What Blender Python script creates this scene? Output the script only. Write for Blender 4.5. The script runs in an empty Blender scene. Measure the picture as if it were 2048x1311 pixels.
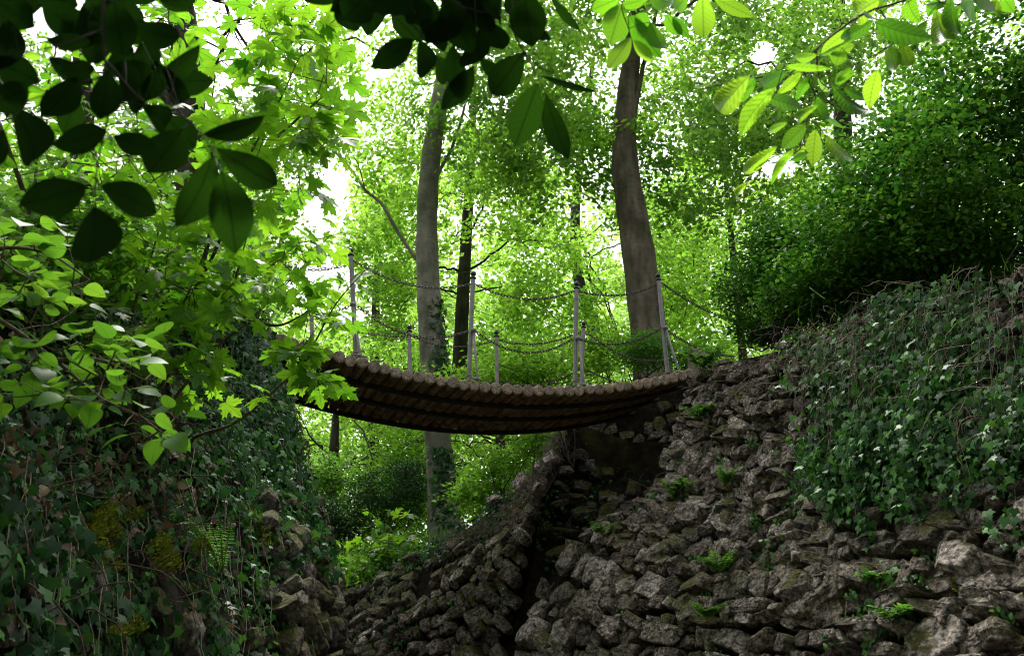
import bpy, math, random
import numpy as np
from mathutils import Vector
random.seed(7)
rng = np.random.default_rng(7)
R = math.radians
sc = bpy.context.scene
COL = sc.collection

# ------------------------------------------------------------------ camera, world, sun, exposure
PITCH, FPX = 20.0, 1900.0
CAMZ = 1.6
cam_d = bpy.data.cameras.new("camera")
cam = bpy.data.objects.new("camera", cam_d)
COL.objects.link(cam)
cam.location = (0, 0, CAMZ)
cam.rotation_euler = (R(90 + PITCH), 0, 0)
cam_d.sensor_width = 36
cam_d.lens = FPX / 2048 * 36
cam_d.clip_start = 0.05
cam_d.clip_end = 2000
cam_d.dof.use_dof = True
cam_d.dof.focus_distance = 9.0
cam_d.dof.aperture_fstop = 7.0
sc.camera = cam

world = bpy.data.worlds.new("World")
sc.world = world
world.use_nodes = True
wt = world.node_tree
bg = wt.nodes["Background"]
sky = wt.nodes.new("ShaderNodeTexSky")
sky.sky_type = 'NISHITA'
sky.sun_disc = False
SUN_EL, SUN_AZ = 60.0, -12.0          # degrees; azimuth measured from +Y towards +X
sky.sun_elevation = R(SUN_EL)
sky.sun_rotation = R(SUN_AZ)
sky.air_density = 1.0
sky.dust_density = 6.0
sky.ozone_density = 1.0
hs = wt.nodes.new("ShaderNodeHueSaturation")
hs.inputs["Saturation"].default_value = 0.22
wt.links.new(sky.outputs[0], hs.inputs["Color"])
wt.links.new(hs.outputs[0], bg.inputs["Color"])
bg.inputs["Strength"].default_value = 0.15

sun_d = bpy.data.lights.new("sun", 'SUN')
sun = bpy.data.objects.new("sun", sun_d)
COL.objects.link(sun)
sun_d.energy = 2.2
sun_d.angle = R(9)
sun_d.color = (1.0, 0.96, 0.9)
sd = Vector((math.sin(R(SUN_AZ)) * math.cos(R(SUN_EL)), math.cos(R(SUN_AZ)) * math.cos(R(SUN_EL)), math.sin(R(SUN_EL))))
sun.rotation_euler = sd.to_track_quat('Z', 'Y').to_euler()

sc.view_settings.view_transform = 'Standard'
sc.view_settings.look = 'None'
sc.view_settings.gamma = 1
sc.view_settings.use_curve_mapping = False
sc.view_settings.exposure = 1.4
sc.render.engine = 'CYCLES'
sc.cycles.max_bounces = 8
sc.cycles.diffuse_bounces = 4
sc.cycles.transmission_bounces = 6
sc.cycles.glossy_bounces = 2
sc.cycles.use_denoising = True
sc.cycles.denoising_prefilter = 'ACCURATE'
sc.cycles.filter_width = 1.05
sc.cycles.sample_clamp_indirect = 6.0

# ------------------------------------------------------------------ helpers
SP, CP = math.sin(R(PITCH)), math.cos(R(PITCH))
def P(px, py, Y):
    """photo pixel (2048 wide) at a distance Y in front of the viewer -> world point"""
    a = (px - 1024) / FPX
    b = -(py - 655.5) / FPX
    dx, dy, dz = a, CP - b * SP, SP + b * CP
    k = Y / dy
    return np.array([dx * k, Y, CAMZ + dz * k])
def proj(V):
    V = np.atleast_2d(V)
    z = V[:, 2] - CAMZ
    d = V[:, 1] * CP + z * SP
    u = -V[:, 1] * SP + z * CP
    d = np.where(np.abs(d) < 1e-4, 1e-4, d)
    return 1024 + FPX * V[:, 0] / d, 655.5 - FPX * u / d, d
def nrm(v):
    v = np.asarray(v, float)
    return v / np.maximum(np.linalg.norm(v, axis=-1, keepdims=True), 1e-9)

class MB:
    def __init__(s): s.V = []; s.F = []; s.n = 0; s.r = []; s.lc = []
    def add(s, V, F, mat=0, rnd=0.5, lc=None):
        V = np.asarray(V, float).reshape(-1, 3)
        Fs = F if isinstance(F, list) else [F]
        for f in Fs:
            f = np.asarray(f, int)
            if f.size: s.F.append((f + s.n, mat))
        s.V.append(V)
        s.r.append(np.broadcast_to(np.asarray(rnd, float), (len(V),)))
        s.lc.append(np.zeros((len(V), 3)) if lc is None else np.asarray(lc, float).reshape(-1, 3))
        s.n += len(V)
    def mesh(s, name, mats, smooth=True):
        me = bpy.data.meshes.new(name)
        V = np.concatenate(s.V); me.vertices.add(len(V)); me.vertices.foreach_set("co", V.ravel())
        lo = np.concatenate([f.ravel() for f, m in s.F])
        tot = np.concatenate([np.full(len(f), f.shape[1]) for f, m in s.F])
        mi = np.concatenate([np.full(len(f), m) for f, m in s.F])
        st = np.concatenate([[0], np.cumsum(tot)[:-1]])
        me.loops.add(len(lo)); me.loops.foreach_set("vertex_index", lo.astype(np.int32))
        me.polygons.add(len(tot)); me.polygons.foreach_set("loop_start", st.astype(np.int32))
        me.polygons.foreach_set("loop_total", tot.astype(np.int32))
        for m in mats: me.materials.append(m)
        me.polygons.foreach_set("material_index", mi.astype(np.int32))
        me.polygons.foreach_set("use_smooth", np.full(len(tot), smooth))
        me.update(calc_edges=True)
        a = me.attributes.new("rnd", 'FLOAT', 'POINT'); a.data.foreach_set("value", np.concatenate(s.r).astype(np.float32))
        L = np.concatenate(s.lc)
        if np.any(L):
            a = me.attributes.new("lc", 'FLOAT_VECTOR', 'POINT'); a.data.foreach_set("vector", L.ravel().astype(np.float32))
        return me
    def obj(s, name, mats, parent=None, smooth=True):
        if not isinstance(mats, (list, tuple)): mats = [mats]
        o = bpy.data.objects.new(name, s.mesh(name, mats, smooth))
        COL.objects.link(o)
        if parent is not None:
            o.parent = parent
            o.matrix_parent_inverse = parent.matrix_world.inverted() if False else o.matrix_parent_inverse
            lp = parent_loc(parent)
            o.location = -lp
        return o
def parent_loc(p):
    l = Vector(p.location)
    while p.parent is not None:
        p = p.parent; l += Vector(p.location)
    return l
def tag(o, label=None, cat=None, group=None, kind=None):
    if label: o["label"] = label
    if cat: o["category"] = cat
    if group: o["group"] = group
    if kind: o["kind"] = kind
    return o
def thing(name, loc, label, cat, group=None):
    o = bpy.data.objects.new(name, None); COL.objects.link(o)
    o.location = tuple(float(x) for x in loc); o.empty_display_size = 0.1
    return tag(o, label, cat, group)

def inst(mb, T, F, Rm, S, O, rnd, mat=0, lc=True):
    """n copies of a template: T(k,3), Rm(n,3,3) columns = axes, S(n,3), O(n,3)"""
    n, k = len(O), len(T)
    if n == 0: return
    V = np.einsum('nij,nkj->nki', Rm, T[None] * S[:, None, :]) + O[:, None, :]
    Fl = [(f[None] + (np.arange(n) * k)[:, None, None]).reshape(-1, f.shape[1]) for f in F]
    mb.add(V.reshape(-1, 3), Fl, mat, np.repeat(rnd, k), np.tile(T, (n, 1)) if lc else None)
def frames(Yd, Nd):
    y = nrm(Yd); n = Nd - np.sum(Nd * y, -1, keepdims=True) * y
    n = nrm(n); x = np.cross(y, n)
    return np.stack([x, y, n], axis=-1)
def rdir(n, up=1.0, spread=0.6):
    v = rng.normal(0, spread, (n, 3)); v[:, 2] += up
    return nrm(v)

def tube(mb, pts, rad, seg=6, mat=0, cap=False, rnd=0.5):
    pts = np.asarray(pts, float); m = len(pts)
    rad = np.broadcast_to(np.asarray(rad, float), (m,))
    t = nrm(np.gradient(pts, axis=0))
    a = np.array([0, 0, 1.0]) if abs(t[0][2]) < 0.9 else np.array([1.0, 0, 0])
    n = nrm(np.cross(t[0], a)); ring = []
    ang = np.arange(seg) * 2 * math.pi / seg
    for i in range(m):
        n = nrm(n - np.dot(n, t[i]) * t[i]); b = np.cross(t[i], n)
        ring.append(pts[i] + rad[i] * (np.cos(ang)[:, None] * n + np.sin(ang)[:, None] * b))
    V = np.concatenate(ring)
    i = np.arange(m - 1)[:, None] * seg; j = np.arange(seg)[None]; k = (j + 1) % seg
    F = np.stack([i + j, i + k, i + seg + k, i + seg + j], -1).reshape(-1, 4)
    Fs = [F]
    if cap: Fs.append(np.array([list(range(seg))[::-1], list(range((m - 1) * seg, m * seg))]))
    mb.add(V, Fs, mat, rnd)
def curve(pts, n=12):
    """Catmull-Rom through points"""
    p = np.asarray(pts, float)
    if len(p) == 2: return p[0] + (p[1] - p[0]) * np.linspace(0, 1, n)[:, None]
    q = np.vstack([2 * p[0] - p[1], p, 2 * p[-1] - p[-2]])
    t = np.linspace(0, len(p) - 1, n); i = np.minimum(t.astype(int), len(p) - 2); f = (t - i)[:, None]
    a, b, c, d = q[i], q[i + 1], q[i + 2], q[i + 3]
    return 0.5 * (2 * b + (c - a) * f + (2 * a - 5 * b + 4 * c - d) * f ** 2 + (3 * b - a - 3 * c + d) * f ** 3)
def lathe(mb, prof, o, ax, seg=16, mat=0, rnd=0.5):
    """prof [(r,h)], axis ax from o"""
    ax = nrm(ax); a = np.array([1.0, 0, 0]) if abs(ax[0]) < 0.8 else np.array([0, 1.0, 0])
    u = nrm(np.cross(ax, a)); w = np.cross(ax, u)
    ang = np.arange(seg) * 2 * math.pi / seg
    V = np.concatenate([o + h * ax + r * (np.cos(ang)[:, None] * u + np.sin(ang)[:, None] * w) for r, h in prof])
    m = len(prof)
    i = np.arange(m - 1)[:, None] * seg; j = np.arange(seg)[None]; k = (j + 1) % seg
    F = np.stack([i + j, i + k, i + seg + k, i + seg + j], -1).reshape(-1, 4)
    mb.add(V, [F, np.array([list(range(seg))[::-1], list(range((m - 1) * seg, m * seg))])], mat, rnd)

# smooth 3D value noise from sines (cheap, vectorised)
_K = rng.normal(0, 1, (14, 3)); _PH = rng.uniform(0, 6.28, 14)
def fbm(V, s=1.0):
    V = np.asarray(V) * s; o = 0
    for i in range(14):
        f = 1.0 + 0.35 * i
        o = o + np.sin(V @ _K[i] * f + _PH[i]) / f
    return o / 4.0

# ------------------------------------------------------------------ materials
def newmat(name):
    m = bpy.data.materials.new(name); m.use_nodes = True
    nt = m.node_tree; return m, nt, nt.nodes, nt.links, nt.nodes["Principled BSDF"]
def ramp(nodes, stops):
    r = nodes.new("ShaderNodeValToRGB"); e = r.color_ramp.elements
    while len(e) < len(stops): e.new(0.5)
    for k, (p, c) in enumerate(stops): e[k].position = p; e[k].color = (*c, 1)
    return r
def leafmat(name, cols, tcols, transl=0.45, rough=0.5, spec=0.35, vein=None, bump=0.0, vw=0.12):
    m, nt, N, L, bs = newmat(name)
    at = N.new("ShaderNodeAttribute"); at.attribute_name = "rnd"
    k = len(cols) - 1
    r1 = ramp(N, [(i / k, c) for i, c in enumerate(cols)]); r2 = ramp(N, [(i / k, c) for i, c in enumerate(tcols)])
    L.new(at.outputs["Fac"], r1.inputs[0]); L.new(at.outputs["Fac"], r2.inputs[0])
    c1, c2 = r1.outputs[0], r2.outputs[0]
    if vein:
        lc = N.new("ShaderNodeAttribute"); lc.attribute_name = "lc"
        sx = N.new("ShaderNodeSeparateXYZ"); L.new(lc.outputs["Vector"], sx.inputs[0])
        def M(op, a, b=None, c=None):
            n = N.new("ShaderNodeMath"); n.operation = op
            for q, v in enumerate((a, b, c)):
                if v is None: continue
                if isinstance(v, (int, float)): n.inputs[q].default_value = v
                else: L.new(v, n.inputs[q])
            return n.outputs[0]
        ax = M('ABSOLUTE', sx.outputs[0])
        mid = M('LESS_THAN', ax, 0.014)
        if vein == 'pinnate':
            ph = M('FRACT', M('MULTIPLY', M('SUBTRACT', sx.outputs[1], M('MULTIPLY', ax, 0.75)), 9.0))
            side = M('LESS_THAN', ph, vw)
        else:
            yy = M('SUBTRACT', sx.outputs[1], 0.02)
            an = M('ARCTAN2', ax, yy)
            side = M('LESS_THAN', M('ABSOLUTE', M('SUBTRACT', M('FRACT', M('DIVIDE', an, 0.85)), 0.5)), 0.02)
            side = M('LESS_THAN', M('MULTIPLY', M('ABSOLUTE', M('SUBTRACT', M('FRACT', M('ADD', M('DIVIDE', an, 0.85), 0.5)), 0.5)), M('SQRT', M('ADD', M('MULTIPLY', ax, ax), M('MULTIPLY', yy, yy)))), 0.010)
        v = M('MINIMUM', M('ADD', mid, M('MULTIPLY', side, 0.6)), 1.0)
        def dk(c, f):
            mx = N.new("ShaderNodeMix"); mx.data_type = 'RGBA'; mx.blend_type = 'MULTIPLY'
            L.new(M('MULTIPLY', v, 0.75), mx.inputs["Factor"]); L.new(c, mx.inputs["A"]); mx.inputs["B"].default_value = (*f, 1)
            return mx.outputs["Result"]
        c2 = dk(c2, (0.35, 0.42, 0.5)); c1 = dk(c1, (0.8, 0.8, 0.8))
    L.new(c1, bs.inputs["Base Color"])
    bs.inputs["Roughness"].default_value = rough
    bs.inputs["Specular IOR Level"].default_value = spec
    tr = N.new("ShaderNodeBsdfTranslucent"); L.new(c2, tr.inputs["Color"])
    mix = N.new("ShaderNodeMixShader"); mix.inputs[0].default_value = transl
    L.new(bs.outputs[0], mix.inputs[1]); L.new(tr.outputs[0], mix.inputs[2])
    L.new(mix.outputs[0], N["Material Output"].inputs["Surface"])
    return m

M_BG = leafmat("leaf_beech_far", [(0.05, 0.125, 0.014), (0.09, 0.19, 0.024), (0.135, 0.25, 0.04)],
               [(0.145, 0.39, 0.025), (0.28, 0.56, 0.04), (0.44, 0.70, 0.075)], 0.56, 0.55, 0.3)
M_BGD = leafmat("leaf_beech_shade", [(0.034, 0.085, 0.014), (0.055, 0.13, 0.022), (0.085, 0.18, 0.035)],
                [(0.10, 0.27, 0.025), (0.18, 0.40, 0.04), (0.28, 0.51, 0.06)], 0.5, 0.5, 0.35)  # darker copy of the far beech leaf, canopy shade put into its greens
M_MAPLE = leafmat("leaf_maple", [(0.045, 0.14, 0.012), (0.07, 0.19, 0.018), (0.09, 0.22, 0.02)],
                  [(0.10, 0.32, 0.012), (0.19, 0.44, 0.016), (0.29, 0.54, 0.02)], 0.52, 0.45, 0.4, 'palmate')
M_LIND = leafmat("leaf_linden", [(0.035, 0.11, 0.010), (0.05, 0.16, 0.014), (0.075, 0.21, 0.018)],
                 [(0.075, 0.21, 0.012), (0.12, 0.29, 0.016), (0.20, 0.38, 0.022)], 0.5, 0.5, 0.2, 'pinnate')
M_HORN = leafmat("leaf_hornbeam", [(0.04, 0.12, 0.012), (0.06, 0.17, 0.016), (0.09, 0.22, 0.02)],
                 [(0.08, 0.28, 0.010), (0.26, 0.56, 0.02), (0.40, 0.68, 0.03)], 0.55, 0.38, 0.5, 'pinnate', vw=.34)
M_SHADED = leafmat("leaf_shaded", [(0.005, 0.013, 0.003), (0.007, 0.018, 0.004), (0.010, 0.026, 0.005)],
                [(0.006, 0.024, 0.002), (0.014, 0.052, 0.003), (0.045, 0.15, 0.008)], 0.25, 0.95, 0.0, 'pinnate')  # shaded copy of the lit beech leaf; shade put into its near-black green
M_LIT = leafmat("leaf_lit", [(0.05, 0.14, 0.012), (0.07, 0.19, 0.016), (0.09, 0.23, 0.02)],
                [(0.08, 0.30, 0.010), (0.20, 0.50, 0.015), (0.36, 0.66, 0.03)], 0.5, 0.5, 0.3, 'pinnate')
M_SHRUB = leafmat("leaf_shrub", [(0.025, 0.085, 0.010), (0.045, 0.14, 0.014), (0.085, 0.22, 0.02)],
                  [(0.02, 0.10, 0.010), (0.055, 0.21, 0.014), (0.26, 0.52, 0.035)], 0.27, 0.5, 0.35)
M_IVY = leafmat("leaf_ivy", [(0.010, 0.032, 0.012), (0.018, 0.058, 0.020), (0.045, 0.14, 0.028), (0.10, 0.26, 0.04)],
                [(0.02, 0.10, 0.02), (0.03, 0.14, 0.02), (0.10, 0.3, 0.03), (0.2, 0.5, 0.05)], 0.18, 0.48, 0.28)
M_HERB = leafmat("leaf_herb", [(0.035, 0.11, 0.015), (0.055, 0.16, 0.02), (0.10, 0.24, 0.03)],
                 [(0.08, 0.26, 0.02), (0.13, 0.34, 0.025), (0.2, 0.44, 0.04)], 0.45, 0.5, 0.35)
M_YEW = leafmat("leaf_yew", [(0.008, 0.03, 0.010), (0.015, 0.05, 0.014), (0.03, 0.09, 0.02)],
                [(0.02, 0.08, 0.01), (0.03, 0.12, 0.015), (0.05, 0.2, 0.02)], 0.25, 0.5, 0.3)
M_DRY = leafmat("leaf_dry", [(0.05, 0.028, 0.018), (0.12, 0.07, 0.045), (0.28, 0.2, 0.14)],
                [(0.15, 0.08, 0.04), (0.2, 0.12, 0.06), (0.3, 0.2, 0.1)], 0.2, 0.7, 0.2)

def barkmat(name, c1, c2, c3, scale=6, stretch=(1, 1, 0.25), bump=0.4, rough=0.85, moss=0.0, marks=False):
    m, nt, N, L, bs = newmat(name)
    tc = N.new("ShaderNodeTexCoord"); mp = N.new("ShaderNodeMapping"); mp.inputs["Scale"].default_value = stretch
    L.new(tc.outputs["Object"], mp.inputs[0])
    n1 = N.new("ShaderNodeTexNoise"); n1.inputs["Scale"].default_value = scale; n1.inputs["Detail"].default_value = 9; n1.inputs["Roughness"].default_value = 0.65
    n2 = N.new("ShaderNodeTexNoise"); n2.inputs["Scale"].default_value = scale * 0.22; n2.inputs["Detail"].default_value = 4
    L.new(mp.outputs[0], n1.inputs["Vector"]); L.new(tc.outputs["Object"], n2.inputs["Vector"])
    r = ramp(N, [(0.3, c1), (0.5, c2), (0.72, c3)]); L.new(n1.outputs[0], r.inputs[0])
    mx = N.new("ShaderNodeMix"); mx.data_type = 'RGBA'; mx.blend_type = 'MULTIPLY'; mx.inputs["Factor"].default_value = 0.8
    r2 = ramp(N, [(0.35, (0.45, 0.47, 0.4)), (0.6, (1, 1, 1))]); L.new(n2.outputs[0], r2.inputs[0])
    L.new(r.outputs[0], mx.inputs["A"]); L.new(r2.outputs[0], mx.inputs["B"]); out = mx.outputs["Result"]
    if moss:
        n3 = N.new("ShaderNodeTexNoise"); n3.inputs["Scale"].default_value = 3.5; n3.inputs["Detail"].default_value = 6
        L.new(tc.outputs["Object"], n3.inputs["Vector"])
        r3 = ramp(N, [(0.5, (0, 0, 0)), (0.68, (moss, moss, moss))]); L.new(n3.outputs[0], r3.inputs[0])
        m2 = N.new("ShaderNodeMix"); m2.data_type = 'RGBA'; L.new(r3.outputs[0], m2.inputs["Factor"])
        L.new(out, m2.inputs["A"]); m2.inputs["B"].default_value = (0.05, 0.075, 0.02, 1); out = m2.outputs["Result"]
    if marks:
        mp2 = N.new("ShaderNodeMapping"); mp2.inputs["Scale"].default_value = (4, 4, 15); L.new(tc.outputs["Object"], mp2.inputs[0])
        n5 = N.new("ShaderNodeTexNoise"); n5.inputs["Scale"].default_value = 1.6; n5.inputs["Detail"].default_value = 7; n5.inputs["Roughness"].default_value = .7; L.new(mp2.outputs[0], n5.inputs["Vector"])
        r5 = ramp(N, [(0.30, (.22, .21, .18)), (0.38, (.88, .88, .85)), (.6, (1.1, 1.1, 1.1))]); L.new(n5.outputs[0], r5.inputs[0])
        m5 = N.new("ShaderNodeMix"); m5.data_type = 'RGBA'; m5.blend_type = 'MULTIPLY'; m5.inputs["Factor"].default_value = 1; L.new(out, m5.inputs["A"]); L.new(r5.outputs[0], m5.inputs["B"]); out = m5.outputs["Result"]
    L.new(out, bs.inputs["Base Color"]); bs.inputs["Roughness"].default_value = rough
    bs.inputs["Specular IOR Level"].default_value = 0.2
    b = N.new("ShaderNodeBump"); b.inputs["Strength"].default_value = bump; b.inputs["Distance"].default_value = 0.03
    L.new(n1.outputs[0], b.inputs["Height"]); L.new(b.outputs[0], bs.inputs["Normal"])
    return m
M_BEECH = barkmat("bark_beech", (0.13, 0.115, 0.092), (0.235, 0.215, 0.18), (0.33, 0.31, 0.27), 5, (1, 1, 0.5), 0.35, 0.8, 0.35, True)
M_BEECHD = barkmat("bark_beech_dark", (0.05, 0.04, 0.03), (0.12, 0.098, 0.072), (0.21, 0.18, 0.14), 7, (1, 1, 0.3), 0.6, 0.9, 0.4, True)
M_BARK = barkmat("bark_dark", (0.02, 0.017, 0.013), (0.045, 0.038, 0.03), (0.09, 0.075, 0.06), 14, (1, 1, 0.2), 0.8)
M_TWIG = barkmat("twig", (0.05, 0.035, 0.02), (0.12, 0.09, 0.06), (0.2, 0.16, 0.11), 30, (1, 1, 1), 0.3)
M_PET = barkmat("petiole", (0.08, 0.14, 0.02), (0.12, 0.18, 0.03), (0.16, 0.16, 0.05), 20, (1, 1, 1), 0.1)
M_ROOTD = barkmat("dark_stem", (0.04, 0.03, 0.02), (0.09, 0.07, 0.05), (0.18, 0.14, 0.11), 30, (1, 1, 1), 0.3)  # darker copy of the dry root with the left bank's shadow in its colour
M_ROOT = barkmat("dry_root", (0.08, 0.06, 0.045), (0.18, 0.14, 0.105), (0.36, 0.30, 0.25), 30, (1, 1, 1), 0.3)

def stonemat(name, tint=1.0, mossy=0.5):
    m, nt, N, L, bs = newmat(name)
    tc = N.new("ShaderNodeTexCoord"); at = N.new("ShaderNodeAttribute"); at.attribute_name = "rnd"
    n1 = N.new("ShaderNodeTexNoise"); n1.inputs["Scale"].default_value = 22; n1.inputs["Detail"].default_value = 12; n1.inputs["Roughness"].default_value = 0.75
    n2 = N.new("ShaderNodeTexNoise"); n2.inputs["Scale"].default_value = 3; n2.inputs["Detail"].default_value = 6
    vo = N.new("ShaderNodeTexVoronoi"); vo.inputs["Scale"].default_value = 38; vo.feature = 'SMOOTH_F1'
    for n in (n1, n2, vo): L.new(tc.outputs["Object"], n.inputs["Vector"])
    t = tint
    rb = ramp(N, [(0.0, (0.095 * t, 0.078 * t, 0.062 * t)), (0.3, (0.19 * t, 0.155 * t, 0.125 * t)), (0.65, (0.265 * t, 0.228 * t, 0.193 * t)), (1.0, (0.39 * t, 0.345 * t, 0.305 * t))])
    L.new(at.outputs["Fac"], rb.inputs[0])
    r1 = ramp(N, [(0.41, (0.11, 0.10, 0.09)), (0.48, (0.56, 0.54, 0.52)), (0.53, (.98, .95, .92)), (0.61, (1.7, 1.64, 1.6))]); L.new(n1.outputs[0], r1.inputs[0])
    mx = N.new("ShaderNodeMix"); mx.data_type = 'RGBA'; mx.blend_type = 'MULTIPLY'; mx.inputs["Factor"].default_value = 1
    L.new(rb.outputs[0], mx.inputs["A"]); L.new(r1.outputs[0], mx.inputs["B"])
    # moss on upward faces and in patches
    ge = N.new("ShaderNodeNewGeometry"); sx = N.new("ShaderNodeSeparateXYZ"); L.new(ge.outputs["Normal"], sx.inputs[0])
    a1 = N.new("ShaderNodeMath"); a1.operation = 'MULTIPLY_ADD'; L.new(sx.outputs[2], a1.inputs[0]); a1.inputs[1].default_value = 0.34; L.new(n2.outputs[0], a1.inputs[2])
    a2 = N.new("ShaderNodeMath"); a2.operation = 'MULTIPLY_ADD'; L.new(n1.outputs[0], a2.inputs[0]); a2.inputs[1].default_value = 0.3; L.new(a1.outputs[0], a2.inputs[2])
    rm = ramp(N, [(0.92 - 0.22 * mossy, (0, 0, 0)), (1.0 - 0.18 * mossy, (1, 1, 1))]); L.new(a2.outputs[0], rm.inputs[0])
    m2 = N.new("ShaderNodeMix"); m2.data_type = 'RGBA'; L.new(rm.outputs[0], m2.inputs["Factor"])
    L.new(mx.outputs["Result"], m2.inputs["A"])
    rg = ramp(N, [(0.35, (0.035, 0.04, 0.008)), (0.55, (0.09, 0.09, 0.014)), (0.7, (0.17, 0.15, 0.02))]); L.new(n1.outputs[0], rg.inputs[0])
    L.new(rg.outputs[0], m2.inputs["B"])
    L.new(m2.outputs["Result"], bs.inputs["Base Color"])
    bs.inputs["Roughness"].default_value = 0.82; bs.inputs["Specular IOR Level"].default_value = 0.3
    ad = N.new("ShaderNodeMath"); ad.operation = 'MULTIPLY_ADD'; L.new(vo.outputs["Distance"], ad.inputs[0]); ad.inputs[1].default_value = 0.5; L.new(n1.outputs[0], ad.inputs[2])
    b = N.new("ShaderNodeBump"); b.inputs["Strength"].default_value = 1.0; b.inputs["Distance"].default_value = 0.06
    L.new(ad.outputs[0], b.inputs["Height"]); L.new(b.outputs[0], bs.inputs["Normal"])
    return m
M_STONE = stonemat("rough_stone", 1.2, 0.22)
M_STONEF = stonemat("rough_stone_far", 1.2, 0.55)
M_STONEL = stonemat("mossy_stone", 0.8, 0.95)

def soilmat(name, c1, c2, c3, sc_=8):
    m, nt, N, L, bs = newmat(name)
    tc = N.new("ShaderNodeTexCoord")
    n1 = N.new("ShaderNodeTexNoise"); n1.inputs["Scale"].default_value = sc_; n1.inputs["Detail"].default_value = 12; n1.inputs["Roughness"].default_value = 0.7
    L.new(tc.outputs["Object"], n1.inputs["Vector"])
    r = ramp(N, [(0.35, c1), (0.52, c2), (0.7, c3)]); L.new(n1.outputs[0], r.inputs[0]); L.new(r.outputs[0], bs.inputs["Base Color"])
    bs.inputs["Roughness"].default_value = 1; bs.inputs["Specular IOR Level"].default_value = 0.1
    b = N.new("ShaderNodeBump"); b.inputs["Strength"].default_value = 1; b.inputs["Distance"].default_value = 0.06
    L.new(n1.outputs[0], b.inputs["Height"]); L.new(b.outputs[0], bs.inputs["Normal"])
    return m
M_SOIL = soilmat("dark_soil", (0.008, 0.006, 0.004), (0.020, 0.014, 0.010), (0.045, 0.033, 0.022), 14)  # near-black soil; bare in the recess under the bridge it stands for shade
M_LITTER = soilmat("leaf_litter", (0.018, 0.014, 0.008), (0.05, 0.04, 0.02), (0.06, 0.09, 0.02), 5)
M_PATH = soilmat("path_gravel", (0.10, 0.085, 0.07), (0.17, 0.15, 0.125), (0.25, 0.23, 0.2), 20)

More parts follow.
